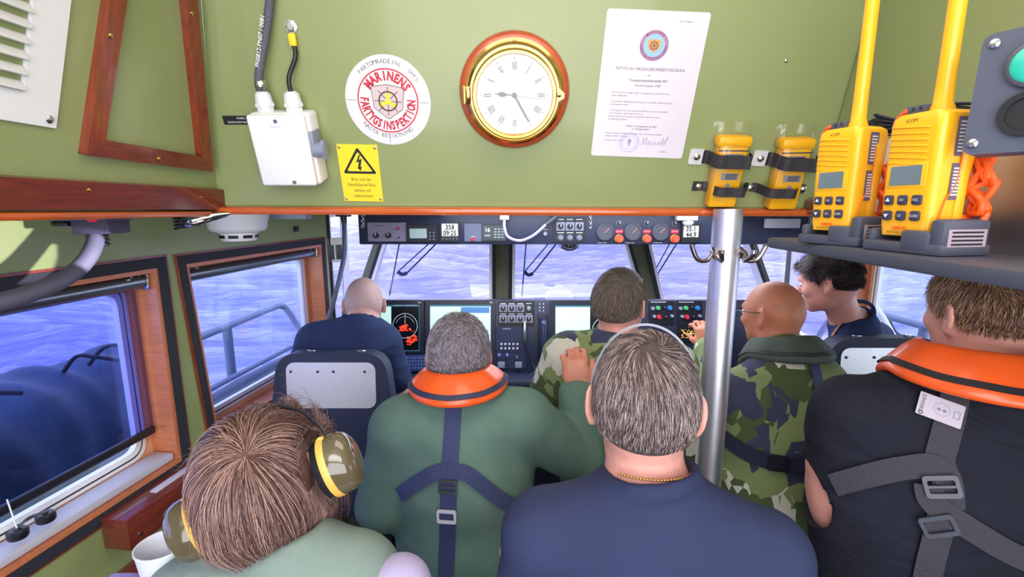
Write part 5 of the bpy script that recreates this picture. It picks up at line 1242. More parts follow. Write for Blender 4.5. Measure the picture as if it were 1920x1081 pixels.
def camo(name, scale=9.0):
    m = bpy.data.materials.new(name); m.use_nodes = True; n = m.node_tree; b = n.nodes['Principled BSDF']; b.inputs['Roughness'].default_value = .8; b.inputs['Specular IOR Level'].default_value = .25
    t = n.nodes.new('ShaderNodeTexCoord'); mp = n.nodes.new('ShaderNodeMapping'); mp.inputs['Scale'].default_value = (1.25, .9, .85); mp.inputs['Rotation'].default_value = (.3, .4, .5)
    v = n.nodes.new('ShaderNodeTexVoronoi'); v.inputs['Scale'].default_value = scale; v.inputs['Randomness'].default_value = 1.0
    nz = n.nodes.new('ShaderNodeTexVoronoi'); nz.inputs['Scale'].default_value = scale*1.9
    sub = n.nodes.new('ShaderNodeVectorMath'); sub.operation = 'SCALE'; sub.inputs['Scale'].default_value = .045
    add = n.nodes.new('ShaderNodeVectorMath'); add.operation = 'ADD'
    n.links.new(t.outputs['Object'], mp.inputs[0]); n.links.new(mp.outputs[0], nz.inputs['Vector']); n.links.new(nz.outputs['Color'], sub.inputs[0]); n.links.new(mp.outputs[0], add.inputs[0]); n.links.new(sub.outputs[0], add.inputs[1]); n.links.new(add.outputs[0], v.inputs['Vector'])
    sp = n.nodes.new('ShaderNodeSeparateColor'); n.links.new(v.outputs['Color'], sp.inputs[0])
    r = n.nodes.new('ShaderNodeValToRGB'); r.color_ramp.interpolation = 'CONSTANT'; cr = r.color_ramp
    cols = [(0, S(128, 144, 98)), (.30, S(78, 92, 58)), (.55, S(62, 66, 92)), (.70, S(128, 144, 98)), (.84, S(206, 206, 196))]
    cr.elements[0].position = 0; cr.elements[0].color = cols[0][1]; cr.elements[1].position = cols[1][0]; cr.elements[1].color = cols[1][1]
    for ps, c in cols[2:]: e = cr.elements.new(ps); e.color = c
    n.links.new(sp.outputs[0], r.inputs[0]); n.links.new(r.outputs[0], b.inputs['Base Color'])
    nb = n.nodes.new('ShaderNodeTexNoise'); nb.inputs['Scale'].default_value = 12; bp = n.nodes.new('ShaderNodeBump'); bp.inputs['Strength'].default_value = .5; bp.inputs['Distance'].default_value = .012
    n.links.new(t.outputs['Object'], nb.inputs[0]); n.links.new(nb.outputs[0], bp.inputs['Height']); n.links.new(bp.outputs[0], b.inputs['Normal'])
    return m
def folds(amp, seed=0, f=(16, 11, 22)):
    r = np.random.default_rng(seed); ph = r.uniform(0, 6, 8)
    def fn(p):
        a = np.sin(p[0]*f[0]+1.6*np.sin(p[2]*9+ph[0])+ph[1]+p[1]*5); b = np.sin(p[2]*f[2]+1.9*np.sin(p[0]*8+p[2]*3+ph[2])+ph[3]); c = np.sin((p[0]+p[2])*f[1]*1.7+2*np.sin(p[1]*9+ph[4])+ph[5])
        return amp*(.5*a*b+.6*c*np.abs(b)-.35*(1-np.abs(np.sin(p[2]*f[2]*.6+2*np.sin(p[0]*7+ph[6]))))**3)
    return fn

def hair_mat(name, c0, c1, c2, rough=.42):
    m = bpy.data.materials.new(name); m.use_nodes = True; n = m.node_tree; b = n.nodes['Principled BSDF']; b.inputs['Roughness'].default_value = rough; b.inputs['Specular IOR Level'].default_value = .55
    g = n.nodes.new('ShaderNodeNewGeometry'); r = n.nodes.new('ShaderNodeValToRGB'); r.color_ramp.elements[0].color = c0; r.color_ramp.elements[1].color = c2; e = r.color_ramp.elements.new(.5); e.color = c1
    n.links.new(g.outputs['Random Per Island'], r.inputs[0]); n.links.new(r.outputs[0], b.inputs['Base Color']); return m
def unit(v): return v/np.maximum(np.linalg.norm(v, axis=-1, keepdims=True), 1e-9)
def grad(fn, p, e=.002):
    g = np.stack([fn([p[:, 0]+(e if i == 0 else 0), p[:, 1]+(e if i == 1 else 0), p[:, 2]+(e if i == 2 else 0)])-fn([p[:, 0]-(e if i == 0 else 0), p[:, 1]-(e if i == 1 else 0), p[:, 2]-(e if i == 2 else 0)]) for i in range(3)], -1)
    return unit(g)
def hair(name, parent, HM, N_, region, flow, length, mat_, width=.0006, steps=8, lift=.25, seed=1, clump=60, jit=.25, own=.15, thick=.010, free=0.0, post=None, base=.002):
    r = np.random.default_rng(seed); fn = head_fn(ears=False)
    d = unit(r.normal(size=(N_*3, 3))); d[:, 2] = np.abs(d[:, 2])*1.0-0.55*(r.random(len(d)) < .55); d = unit(d)
    p = d*.19+np.array([0, -.01, .02])
    for _ in range(24): p = p-d*np.clip(fn([p[:, 0], p[:, 1], p[:, 2]]), -.02, .05)[:, None]
    ok = region(p) > 0; p = p[ok][:N_]; n_ = len(p)
    cc = unit(r.normal(size=(clump, 3)))*.1; cid = np.argmin(((p[:, None, :]-cc[None])**2).sum(-1), 1)
    cj = r.normal(size=(clump, 3))*jit; oj = r.normal(size=(n_, 3))*own; L = length(p)*(1+r.normal(size=n_)*.12); L = np.clip(L, .003, 1)
    offm = thick*r.random(n_)
    pts = [p+grad(fn, p)*(base-.003)]
    for s_ in range(steps):
        t = (s_+1)/steps; g = grad(fn, p); nz = cj[cid]*(.4+t)+oj*(.3+t); nz = nz-g*(nz*g).sum(-1, keepdims=True)*.85; v = flow(p, t, g)
        dn0 = (v*g).sum(-1, keepdims=True); v = v-g*np.maximum(dn0, 0)*(1-free)+nz
        dn = (v*g).sum(-1, keepdims=True); lf = lift(p, t) if callable(lift) else lift*(1-t)
        v = v-g*np.minimum(dn, 0)+g*np.reshape(lf, (-1, 1) if np.ndim(lf) else ()) if np.ndim(lf) else v-g*np.minimum(dn, 0)+g*lf
        p = p+unit(v)*(L/steps)[:, None]
        dd = fn([p[:, 0], p[:, 1], p[:, 2]]); g = grad(fn, p); p = p+g*np.maximum(0, (base+offm*min(1, .3+t*2))-dd)[:, None]
        if post: p = post(p)
        pts.append(p)
    Pm = np.stack(pts, 1); M = np.array(HM); Pm = Pm@M[:3, :3].T+M[:3, 3]
    T = np.gradient(Pm, axis=1); T = unit(T); ref = np.array(CO)-Pm; u = unit(np.cross(T, ref)); w = np.cross(T, u)
    K = steps+1; rad = width*(1-.75*np.linspace(0, 1, K)**2)[None, :, None]
    ring = [Pm+(u*math.cos(a)+w*math.sin(a))*rad for a in (0, 2*pi/3, 4*pi/3)]
    Vt = np.stack(ring, 2).reshape(-1, 3); b0 = (np.arange(n_)*K*3)[:, None, None]; i = np.arange(K-1)[None, :, None]*3; k = np.arange(3)[None, None, :]; k2 = (k+1) % 3
    F = np.stack([b0+i+k, b0+i+k2, b0+i+3+k2, b0+i+3+k], -1).reshape(-1, 4)
    o = np_mesh(name, Vt, F, mat_, parent); o['kind'] = 'stuff' if False else ''; del o['kind']; return o
def hair_cap(parent, HM, region_sdf, off, m, h=.0035, name='hair', fn0=None):
    fn = fn0 or head_fn(ears=False)
    def q(p): return np.maximum(fn(p)-off(p) if callable(off) else fn(p)-off, region_sdf(p))
    lo = np.array([-.115, -.145, -.11]); hi = np.array([.115, .14, .165]); ax = [np.arange(lo[i], hi[i], h, dtype=np.float32) for i in range(3)]
    V = q([ax[0][:, None, None], ax[1][None, :, None], ax[2][None, None, :]])
    V = np.broadcast_to(V, [len(a) for a in ax]).copy().astype(np.float32); P_, F = nets(V, lo, h); M = np.array(HM); P_ = P_@M[:3, :3].T+M[:3, 3]
    return np_mesh(name, P_, F, m, parent)
HY = [-.14, -.07, -.045, -.022, .005, .02, .045, .075, .10]; HZ = [-.062, -.060, -.048, -.002, .012, -.005, .040, .072, .085]
def hairline(y, dz=0): return np.interp(y, HY, HZ)+dz
def reg_std(dz=0): return lambda p: p[:, 2]-hairline(p[:, 1], dz)
def reg_sdf(dz=0): return lambda p: np.broadcast_to((np.interp(p[1], HY, HZ)+dz)-p[2], np.broadcast_shapes(np.shape(p[0]), np.shape(p[1]), np.shape(p[2])))*.7

def add_hand(f, W, d, n, side, curl=.8, sc=1.0, spread=.1):
    W = Vector(W); d = Vector(d).normalized(); n = (Vector(n)-d*Vector(n).dot(d)).normalized(); s = d.cross(n)*side
    f.cone(W, W+d*.045*sc, .024*sc, .030*sc, .015, flat=(n, 1.7)); f.cone(W+d*.04*sc-s*.014*sc, W+d*.075*sc-s*.018*sc, .016*sc, .013*sc, .012); f.cone(W+d*.04*sc+s*.014*sc, W+d*.078*sc+s*.016*sc, .016*sc, .013*sc, .012)
    f.ell(W+d*.05*sc, (.034*sc,)*3 if False else (.036*sc, .040*sc, .017*sc), [[s[i], d[i], n[i]] for i in range(3)], .015)
    for k in range(4):
        o = (-.027+k*.018)*sc; L = [.030, .034, .032, .025][k]*sc; b = W+d*(.080+[.0, .004, .002, -.006][k])*sc+s*o; a = 0; r = .0088*sc; dd = (d+s*(k-1.5)*spread).normalized()
        for j in range(3):
            a += curl*(.55, .9, .6)[j]; v = dd*math.cos(a)+n*math.sin(a); e = b+v*L*(1, .72, .55)[j]; f.cone(b, e, r, r*.9, .004); b = e; r *= .9
    b = W+d*.020*sc-s*.026*sc; m1 = b+(d*.7-s*.55+n*.3).normalized()*.036*sc; e1 = m1+(d*.9-s*.15+n*.45).normalized()*.028*sc
    f.cone(b, m1, .013*sc, .0105*sc, .010); f.cone(m1, e1, .0102*sc, .0085*sc, .004)

def person(label, H, yaw, pitch, roll, N, SL, SR, skin, shirtm, pants, arms, pel=None, g=1.0, neckr=.055, h=.005, sleeves='short', t=.009, fold=.003, seed=0, sit=False, fat=1.0, shoulder_r=.058, chest_d=1.0, collar='crew', cut=None, extra=None, ga=None, slf=.66, head_s=0.93, kneedir=None):
    H = Vector(H); N = Vector(N); SL = Vector(SL); SR = Vector(SR)
    HM = Matrix.Translation(H) @ Euler((-pitch, roll, yaw), 'XYZ').to_matrix().to_4x4() if False else Matrix.Translation(H) @ (Matrix.Rotation(yaw, 4, 'Z') @ Matrix.Rotation(roll, 4, 'Y') @ Matrix.Rotation(-pitch, 4, 'X')) @ Matrix.Scale(head_s, 4)
    HMr = HM
    Cs = (SL+SR)/2; gt = g; ga = ga or g; a = (SR-SL).normalized(); pel = Vector(pel) if pel else Cs+Vector((0, .03, -.50))
    up = (Cs-pel).normalized(); a_ = (a-up*a.dot(up)).normalized(); f_ = up.cross(a_).normalized(); Lt = (Cs-pel).length
    R = [[a_[i], f_[i], up[i]] for i in range(3)]; hw = (SR-SL).length/2
    hf = head_fn(fat)
    def scaled(p): return hf(p)
    def torso(F, e=0.0, dcl=False):
        F.cone(SL, SR, shoulder_r+e, shoulder_r+e, .03, flat=(f_, 1.0))
        F.ell(Cs-up*Lt*.30+f_*.015, (max(.15, hw*.98)*g+e, .112*g*chest_d+e, Lt*.42+e), R, .05)
        F.ell(Cs-up*Lt*.66+f_*.02, (.148*g+e, .108*g*chest_d+e, Lt*.36+e), R, .05)
        F.ell(pel, (.165*g+e, .12*g+e, .13+e), R, .05)
        for S_ in (SL, SR): F.cone(N-up*.015, N.lerp(S_, .62)-up*.005, .040+e, .040+e, .045)
        F.ell(N-up*.030+f_*.012, (neckr+.020+e, neckr+.016+e, .036+e), R, .03)
        F.cone(N-up*.10+f_*.0, Cs-up*.12, .07+e, .10+e, .05)
    nk0 = N+up*0.0-f_*.0; nk1 = HM @ Vector((0, -.018, -.035))
    B = Field()
    B.head(HM, scaled, .02)
    B.cone(N-up*.05+f_*.02, nk1, neckr*1.08, neckr*.98, .022)
    torso(B, -.008)
    SH = Field(); torso(SH, t)
    for side, S_ in ((-1, SL), (1, SR)):
        E_, W_, hd = arms[0 if side < 0 else 1]; E_ = Vector(E_); W_ = Vector(W_)
        B.cone(S_, E_, .047*ga, .038*ga, .02); B.cone(E_, W_, .039*ga, .027, .012)
        if hd: add_hand(B, W_, hd[0], hd[1], side, hd[2])
        if sleeves == 'short':
            m_ = S_.lerp(E_, slf); SH.cone(S_, m_, .053*ga+t, .050*ga+t+.004, .02)
            dv = (E_-S_).normalized(); c_ = m_+dv*.06
            SH.ell(m_+dv*(.075+.052*ga), (.085*ga, .085*ga, .075), [[x[i] for x in (dv.orthogonal().normalized(), dv.cross(dv.orthogonal().normalized()), dv)] for i in range(3)], .004, op=1)
        else:
            SH.cone(S_, E_, .052*ga+t, .044*ga+t, .02); SH.cone(E_, E_.lerp(W_, .93), .044*ga+t, .033+t, .012)
            if sleeves == 'cuff': c0 = E_.lerp(W_, .84); SH.cone(c0, E_.lerp(W_, .94), .036+t, .036+t, .004)
    if collar == 'crew':
        nd = (nk1-N).normalized(); cN = N+nd*.012
        Rt = neckr+.012; cc_ = V3(cN-nd*.006); nn_ = V3(nd)
        def tor(p):
            q = [p[i]-cc_[i] for i in range(3)]; hh = q[0]*nn_[0]+q[1]*nn_[1]+q[2]*nn_[2]; rr = np.sqrt(np.maximum(q[0]**2+q[1]**2+q[2]**2-hh**2, 0)); return np.sqrt((rr-Rt)**2+(hh*.55)**2)-.0065
        SH.pr.append((tor, cc_-.09, cc_+.09, .012, 0))
    SH.cone(N+(nk1-N).normalized()*.03, N+(nk1-N).normalized()*.14, neckr+.006, neckr+.008, .004, op=1)
    if extra: extra(B, SH, dict(up=up, a=a_, f=f_, N=N, HM=HM, Cs=Cs, pel=pel))
    zc = pel.z-.13
    P_, F = B.mesh(h); org = (pel.x, pel.y, 0.0)
    body = np_mesh('person', P_, F, skin, None, origin=org); tag(body, label, 'person')
    P2, F2 = SH.mesh(h*1.05, folds(fold, seed)); shirt = np_mesh('jacket' if sleeves != 'short' else 't_shirt', P2, F2, shirtm, body)
    # eyes
    for s_ in (-1, 1):
        mb = MB(); mb.ball((s_*.031, .082, .010), .0115, 0, None, 10); mb.ball((s_*.031, .0905, .010), (.005, .0035, .005), 1, None, 8)
        o = mb.build('eye', [white, mat('iris', S(60, 60, 60), .2)], body); o.matrix_parent_inverse = Matrix.Translation(-body.location); o.matrix_basis = HM
    # trousers and shoes (coarse, out of frame)
    T = Field(); T.ell(pel-up*.02, (.172*g, .125*g, .13), R, .04); fd = Vector((f_.x, f_.y, 0)).normalized(); ft = []
    kd = kneedir or fd
    for s_ in (-1, 1):
        hip = pel+a_*s_*.09-up*.05
        if sit: kn = hip+kd*.42+Vector((0, 0, .0)); an = Vector((kn.x, kn.y, .10))+kd*.04
        else: kn = Vector((hip.x+kd.x*.03, hip.y+kd.y*.03, hip.z*.52)); an = Vector((hip.x, hip.y, .10))
        T.cone(hip, kn, .085*g, .062, .03); T.cone(kn, an, .062, .048, .02); ft.append(an)
    P3, F3 = T.mesh(.014); np_mesh('trousers', P3, F3, pants, body)
    for an in ft:
        X = Field(); X.cone(an-Vector((0, 0, .055)), an+kd*.14-Vector((0, 0, .065)), .045, .034, .02); X.cone(an, an-Vector((0, 0, .05)), .045, .045, .02)
        P4, F4 = X.mesh(.010, zmin=None); P4[:, 2] = np.maximum(P4[:, 2], .002); np_mesh('boot', P4, F4, black, body)
    return dict(body=body, shirt=shirt, HM=HM, up=up, a=a_, f=f_, N=N, Cs=Cs, pel=pel, P=P2, F=F2)

def wmat(o):
    return (wmat(o.parent) if o.parent else Matrix()) @ o.matrix_parent_inverse @ o.matrix_basis if o.parent else Matrix.Translation(o.location)
def fix(o, M=None):
    o.matrix_parent_inverse = wmat(o.parent).inverted()
    if M is not None: o.matrix_basis = M
    return o
def bvh_of(*pfs):
    V = []; F = []
    for P_, F_ in pfs: b = len(V); V += [tuple(p) for p in P_]; F += [tuple(int(i)+b for i in f) for f in F_]
    return BVHTree.FromPolygons(V, F)
def strap_on(bvh, pts, w, m, parent, name='harness_strap', off=.004, sub=10, smooth=3, thick=.002):
    pp = catmull([(p[0], p[1], 0) for p in pts], sub); L = []; Nn = []
    for p in pp:
        d = ray(p.x, p.y).normalized(); hit, n, _, _ = bvh.ray_cast(CO, d, 6)
        if hit is None: continue
        L.append(np.array(hit)); Nn.append(np.array(n if n.dot(d) < 0 else -n))
    L = np.array(L); Nn = np.array(Nn)
    for _ in range(smooth):
        L[1:-1] = (L[:-2]+2*L[1:-1]+L[2:])/4; Nn[1:-1] = (Nn[:-2]+2*Nn[1:-1]+Nn[2:])/4
    Nn = unit(Nn); T = unit(np.gradient(L, axis=0)); Sd = unit(np.cross(Nn, T)); V = []; F = []
    for i in range(len(L)):
        c = L[i]+Nn[i]*off; s_ = Sd[i]*w/2; n = Nn[i]*thick
        V += [c-s_, c+s_, c+s_+n, c-s_+n]
    for i in range(len(L)-1):
        for k in range(4): F.append((i*4+k, i*4+(k+1) % 4, (i+1)*4+(k+1) % 4, (i+1)*4+k))
    F += [(0, 1, 2, 3), tuple(len(V)-1-k for k in range(4))]
    mb = MB(); mb.add([Vector(v) for v in V], F); o = mb.build(name, [m], parent)
    return fix(o)
def surf_frame(bvh, px, py, off=.006, upd=(0, 0, 1), rot=0):
    d = ray(px, py).normalized(); hit, n, _, _ = bvh.ray_cast(CO, d, 6)
    if n.dot(d) > 0: n = -n
    u = Vector(upd); v = (u-n*u.dot(n)).normalized(); r = v.cross(n); q = hit+n*off
    return Matrix(((r.x, v.x, n.x, q.x), (r.y, v.y, n.y, q.y), (r.z, v.z, n.z, q.z), (0, 0, 0, 1))) @ Matrix.Rotation(rot, 4, 'Z')
def wchild(mb, name, m, parent, M=None):
    o = mb.build(name, m if isinstance(m, list) else [m], parent); return fix(o, M)
def buckle(parent, M, w, m, double=False):
    mb = MB(); mb.plate([rrect(w*1.25, w*.95, w*.15), rrect(w*.95, w*.55, w*.08)], 0, .004, 0)
    if double: mb.box((0, 0, .002), (w*.95, w*.1, .003))
    return wchild(mb, 'buckle', m, parent, M)
def life_collar(pd, m, zipm, rin=.075, rout=.125, hin=.035, hout=-.035, tilt=.0, sx=1.0, th=.011, side_up=0.0, zipt=.78, amax=150, c_off=(0, 0, 0), roll=0.0, lobe=0):
    N = pd['N']+pd['a']*c_off[0]+pd['f']*c_off[1]+pd['up']*c_off[2]; a = pd['a']; f = pd['f']; up = pd['up']
    RM = Matrix.Rotation(roll, 3, f); a = RM @ a; up = RM @ up
    n = 56; V = []; ns = 20; zip_ = []
    def sec(th_):
        d = -f*math.cos(th_)+a*math.sin(th_)*sx; k = (1-math.cos(th_))/2
        pin = N+d*(rin+.01*k)+up*(hin-.02*k); po = N+d*(rout*(1-.12*k))+up*(hout+side_up*math.sin(th_)**2-.07*max(0, k-.5)*2)
        return pin, po, d
    for i in range(n+1):
        th_ = math.radians(-amax+2*amax*i/n); pin, po, d = sec(th_); c = (pin+po)/2; mj = (po-pin)/2; nn = (sec(th_+.01)[0]-pin).normalized(); nrm = mj.cross(nn).normalized()
        if nrm.dot(up+d*.5) < 0: nrm = -nrm
        e = min(1, (min(i, n-i)+.3)/2.5)
        wob = 1+.10*math.sin(th_*9)
        for k in range(ns):
            t = 2*pi*k/ns; x = math.copysign(abs(math.cos(t))**.75, math.cos(t)); y = math.copysign(abs(math.sin(t))**.8, math.sin(t)); V.append(c+mj*x*e+nrm*y*th*wob*e)
        x_ = zipt*2-1; sn = math.sqrt(max(0, 1-abs(x_)**(2/.75))); y = sn**.8; zc = c+mj*x_+nrm*(y*th*wob+.001); zip_.append((zc, mj.normalized(), nrm))
    F = []
    for i in range(n):
        for k in range(ns): F.append((i*ns+k, i*ns+(k+1) % ns, (i+1)*ns+(k+1) % ns, (i+1)*ns+k))
    F.append(tuple(range(ns))); F.append(tuple(n*ns+k for k in range(ns-1, -1, -1)))
    mb = MB(); mb.add(V, F, 0, True); o = wchild(mb, 'life_jacket', m, pd['body'])
    V = []; F = []
    for zc, mj, nr in zip_[2:-2]:
        w = .0065; V += [zc-mj*w, zc+mj*w, zc+mj*w+nr*.0018, zc-mj*w+nr*.0018]
    for i in range(len(zip_)-5):
        for k in range(4): F.append((i*4+k, i*4+(k+1) % 4, (i+1)*4+(k+1) % 4, (i+1)*4+k))
    mb = MB(); mb.add(V, F); wchild(mb, 'zip_strip', zipm, o)
    return o

skA = skinmat('skin_fair_a', S(222, 160, 148)); skB = skinmat('skin_ruddy', S(206, 138, 118)); skC = skinmat('skin_tan', S(204, 146, 126))
jeans = mat('navy_trousers', S(36, 42, 66), .8); olive = mat('olive_trousers', S(80, 90, 60), .8)
def arm_auto(S_, side, fwd=(0, 1, 0), out=.05, spread=.0, reach=.22):
    S_ = Vector(S_); f = Vector(fwd).normalized(); r = Vector((f.y, -f.x, 0))*side
    E_ = S_+r*out+f*.03+Vector((0, 0, -.28)); W_ = E_+f*reach-r*.03+Vector((0, 0, .02)); return (E_, W_, (f, -r*side if False else Vector((0, 0, -1)), .5))

rad_ = math.radians
# ---------------------------------------------------------------- A: foreground man, navy T-shirt
def make_A():
    SL = P(1024, 1000, .71); SR = P(1432, 1040, .70)
    pd = person('man in navy T-shirt seen from behind in the foreground, grey headband over thinning hair', P(1207, 764, .735), rad_(-13), rad_(8), rad_(1), P(1220, 900, .715), SL, SR, skA,
                cloth('navy_tshirt', S(44, 52, 84), big=.25), jeans, [arm_auto(SL, -1), arm_auto(SR, 1)], g=1.08, neckr=.054, h=.0042, fold=.0016, seed=4, shoulder_r=.058, head_s=.95, t=.006, ga=1.0)
    HM = pd['HM']; C = np.array([.004, -.060, .108])
    m = hair_mat('hair_brown_fair', S(46, 36, 40), S(112, 94, 94), S(204, 186, 184)); cm = mat('hair_base_brown', S(70, 58, 58), .75, var=.3, vscale=60, bump=.6, bscale=300)
    def off(p): return np.interp(p[2], [-.07, -.03, .02, .06], [.0004, .0015, .003, .004])-.004*np.exp(-((p[0]-.0)**2+(p[1]+.055)**2+(p[2]-.115)**2)/.0009)
    hair_cap(pd['body'], HM, reg_sdf(.012), off, cm, name='hair_base')
    def flow(p, t, g):
        v = p-C; r = np.linalg.norm(v, axis=1, keepdims=True); v = unit(v); sw = np.cross(g, v)*(.9*np.exp(-r/.05)); dn = np.array([0, -.05, -1.])*np.clip((.10-p[:, 2:3])/.08, 0, 1)*.8
        return v+sw+dn
    rg = np.random.default_rng(5)
    def regA(p): return np.where((np.linalg.norm(p-np.array([0, -.058, .112]), axis=1) < .034) & (rg.random(len(p)) < .72), -1, reg_std(-.006)(p))
    hair('hair', pd['body'], HM, 16000, regA, flow, lambda p: np.interp(p[:, 2], [-.07, -.03, .03, .09], [.005, .009, .022, .034]), m, width=.00050, steps=7, lift=.10, seed=2, clump=240, jit=.2, own=.12, thick=.004)
    # headband
    mb = MB(); pts = []
    for i in range(41):
        an = rad_(-8+196*i/40); pts.append(Vector((.0845*math.cos(an), .030-.014*math.sin(an), .012+.119*math.sin(an))))
    V = []; F = []
    for i, p in enumerate(pts):
        n = Vector((p.x, 0, p.z-.02)).normalized(); s_ = Vector((0, 1, -.1)).normalized()*.006; V += [p-s_, p+s_, p+s_+n*.004, p-s_+n*.004]
    for i in range(40):
        for k in range(4): F.append((i*4+k, i*4+(k+1) % 4, (i+1)*4+(k+1) % 4, (i+1)*4+k))
    mb.add(V, F, 0, True); hb = mb.build('headset_band', [mat('band_grey', S(160, 166, 184), .4)], None, HM); tag(hb, 'thin grey headset band worn over the head of the foreground man in navy', 'headset')
    # gold chain
    mb = MB(); nd = (HM @ Vector((0, -.018, -.035))-pd['N']).normalized(); o1 = pd['a']; o2 = nd.cross(o1)
    for k in range(44):
        an = rad_(-88+k*4.4)-pi/2+.6; c = pd['N']+nd*.020+(o1*math.cos(an)+o2*-math.sin(an)*-1)*(.061); mb.ball(c, .0022, 0, None, 5)
    wchild(mb, 'gold_chain', mat('gold', S(222, 176, 96), .25, 1.0), pd['body'])
    return pd
# ---------------------------------------------------------------- B: green sweater
def make_B():
    SL = P(750, 806, 1.20); SR = P(980, 786, 1.21)
    EL = P(718, 945, 1.22); WL_ = P(850, 980, 1.55); ER = P(1092, 868, 1.29); WR_ = P(1082, 732, 1.30)
    pd = person('grey-haired man in a dark green sweater with an orange life jacket collar and navy harness', P(861, 670, 1.25), rad_(3), rad_(-2), 0, P(858, 730, 1.21), SL, SR, skB,
                cloth('green_fleece', S(104, 134, 124), weave=420, bump=.9, var=.14, rough=.95), jeans, [(EL, WL_, ((.3, 1, -.1), (0, 0, -1), .6)), (ER, WR_, ((-.08, .10, 1.0), (-.05, 1, 0), 1.25))], g=1.15, h=.0052, fold=.0045, seed=9, sleeves='cuff', t=.014, shoulder_r=.062, chest_d=1.1, neckr=.058)
    HM = pd['HM']; m = hair_mat('hair_grey', S(84, 80, 92), S(146, 138, 150), S(206, 200, 212)); cm = mat('hair_base_grey', S(120, 112, 122), .8, var=.35, vscale=70, bump=.8, bscale=240)
    C = np.array([0., -.03, .12])
    hair_cap(pd['body'], HM, reg_sdf(.0), lambda p: np.interp(p[2], [-.06, 0, .08], [.001, .003, .005]), cm, name='hair_base')
    def flow(p, t, g): 
        ph = p*170; w = np.stack([np.sin(ph[:, 1]+t*7), np.sin(ph[:, 2]+t*8+1), np.sin(ph[:, 0]+t*7+2)], 1)*.9
        return unit(p-C)*.7+w+np.array([0, 0, -.3])
    hair('hair', pd['body'], HM, 6000, reg_std(.004), flow, lambda p: np.interp(p[:, 2], [-.06, 0, .08], [.008, .017, .030]), m, width=.0006, steps=8, lift=.35, seed=5, clump=260, jit=.5, own=.3, thick=.010)
    lj = life_collar(pd, orange, mat('zip_navy', S(44, 46, 78), .6), rin=.066, rout=.128, hin=.070, hout=.016, roll=-.03, side_up=.0, c_off=(.004, .0, .0), th=.013)
    bv = bvh_of((pd['P'], pd['F'])); pb = pd['body']
    strap_on(bv, [(851, 745), (849, 790), (845, 850), (842, 905), (841, 960), (840, 1000), (838, 1060), (836, 1120)], .038, navyw, lj)
    strap_on(bv, [(752, 926), (785, 903), (815, 886), (842, 880)], .036, navyw, lj, off=.006)
    strap_on(bv, [(842, 882), (870, 884), (900, 905), (930, 930), (968, 952)], .034, navyw, lj, off=.0065)
    buckle(lj, surf_frame(bv, 842, 909, .010), .034, steel, True); buckle(lj, surf_frame(bv, 839, 963, .008), .036, lgrey)
    return pd
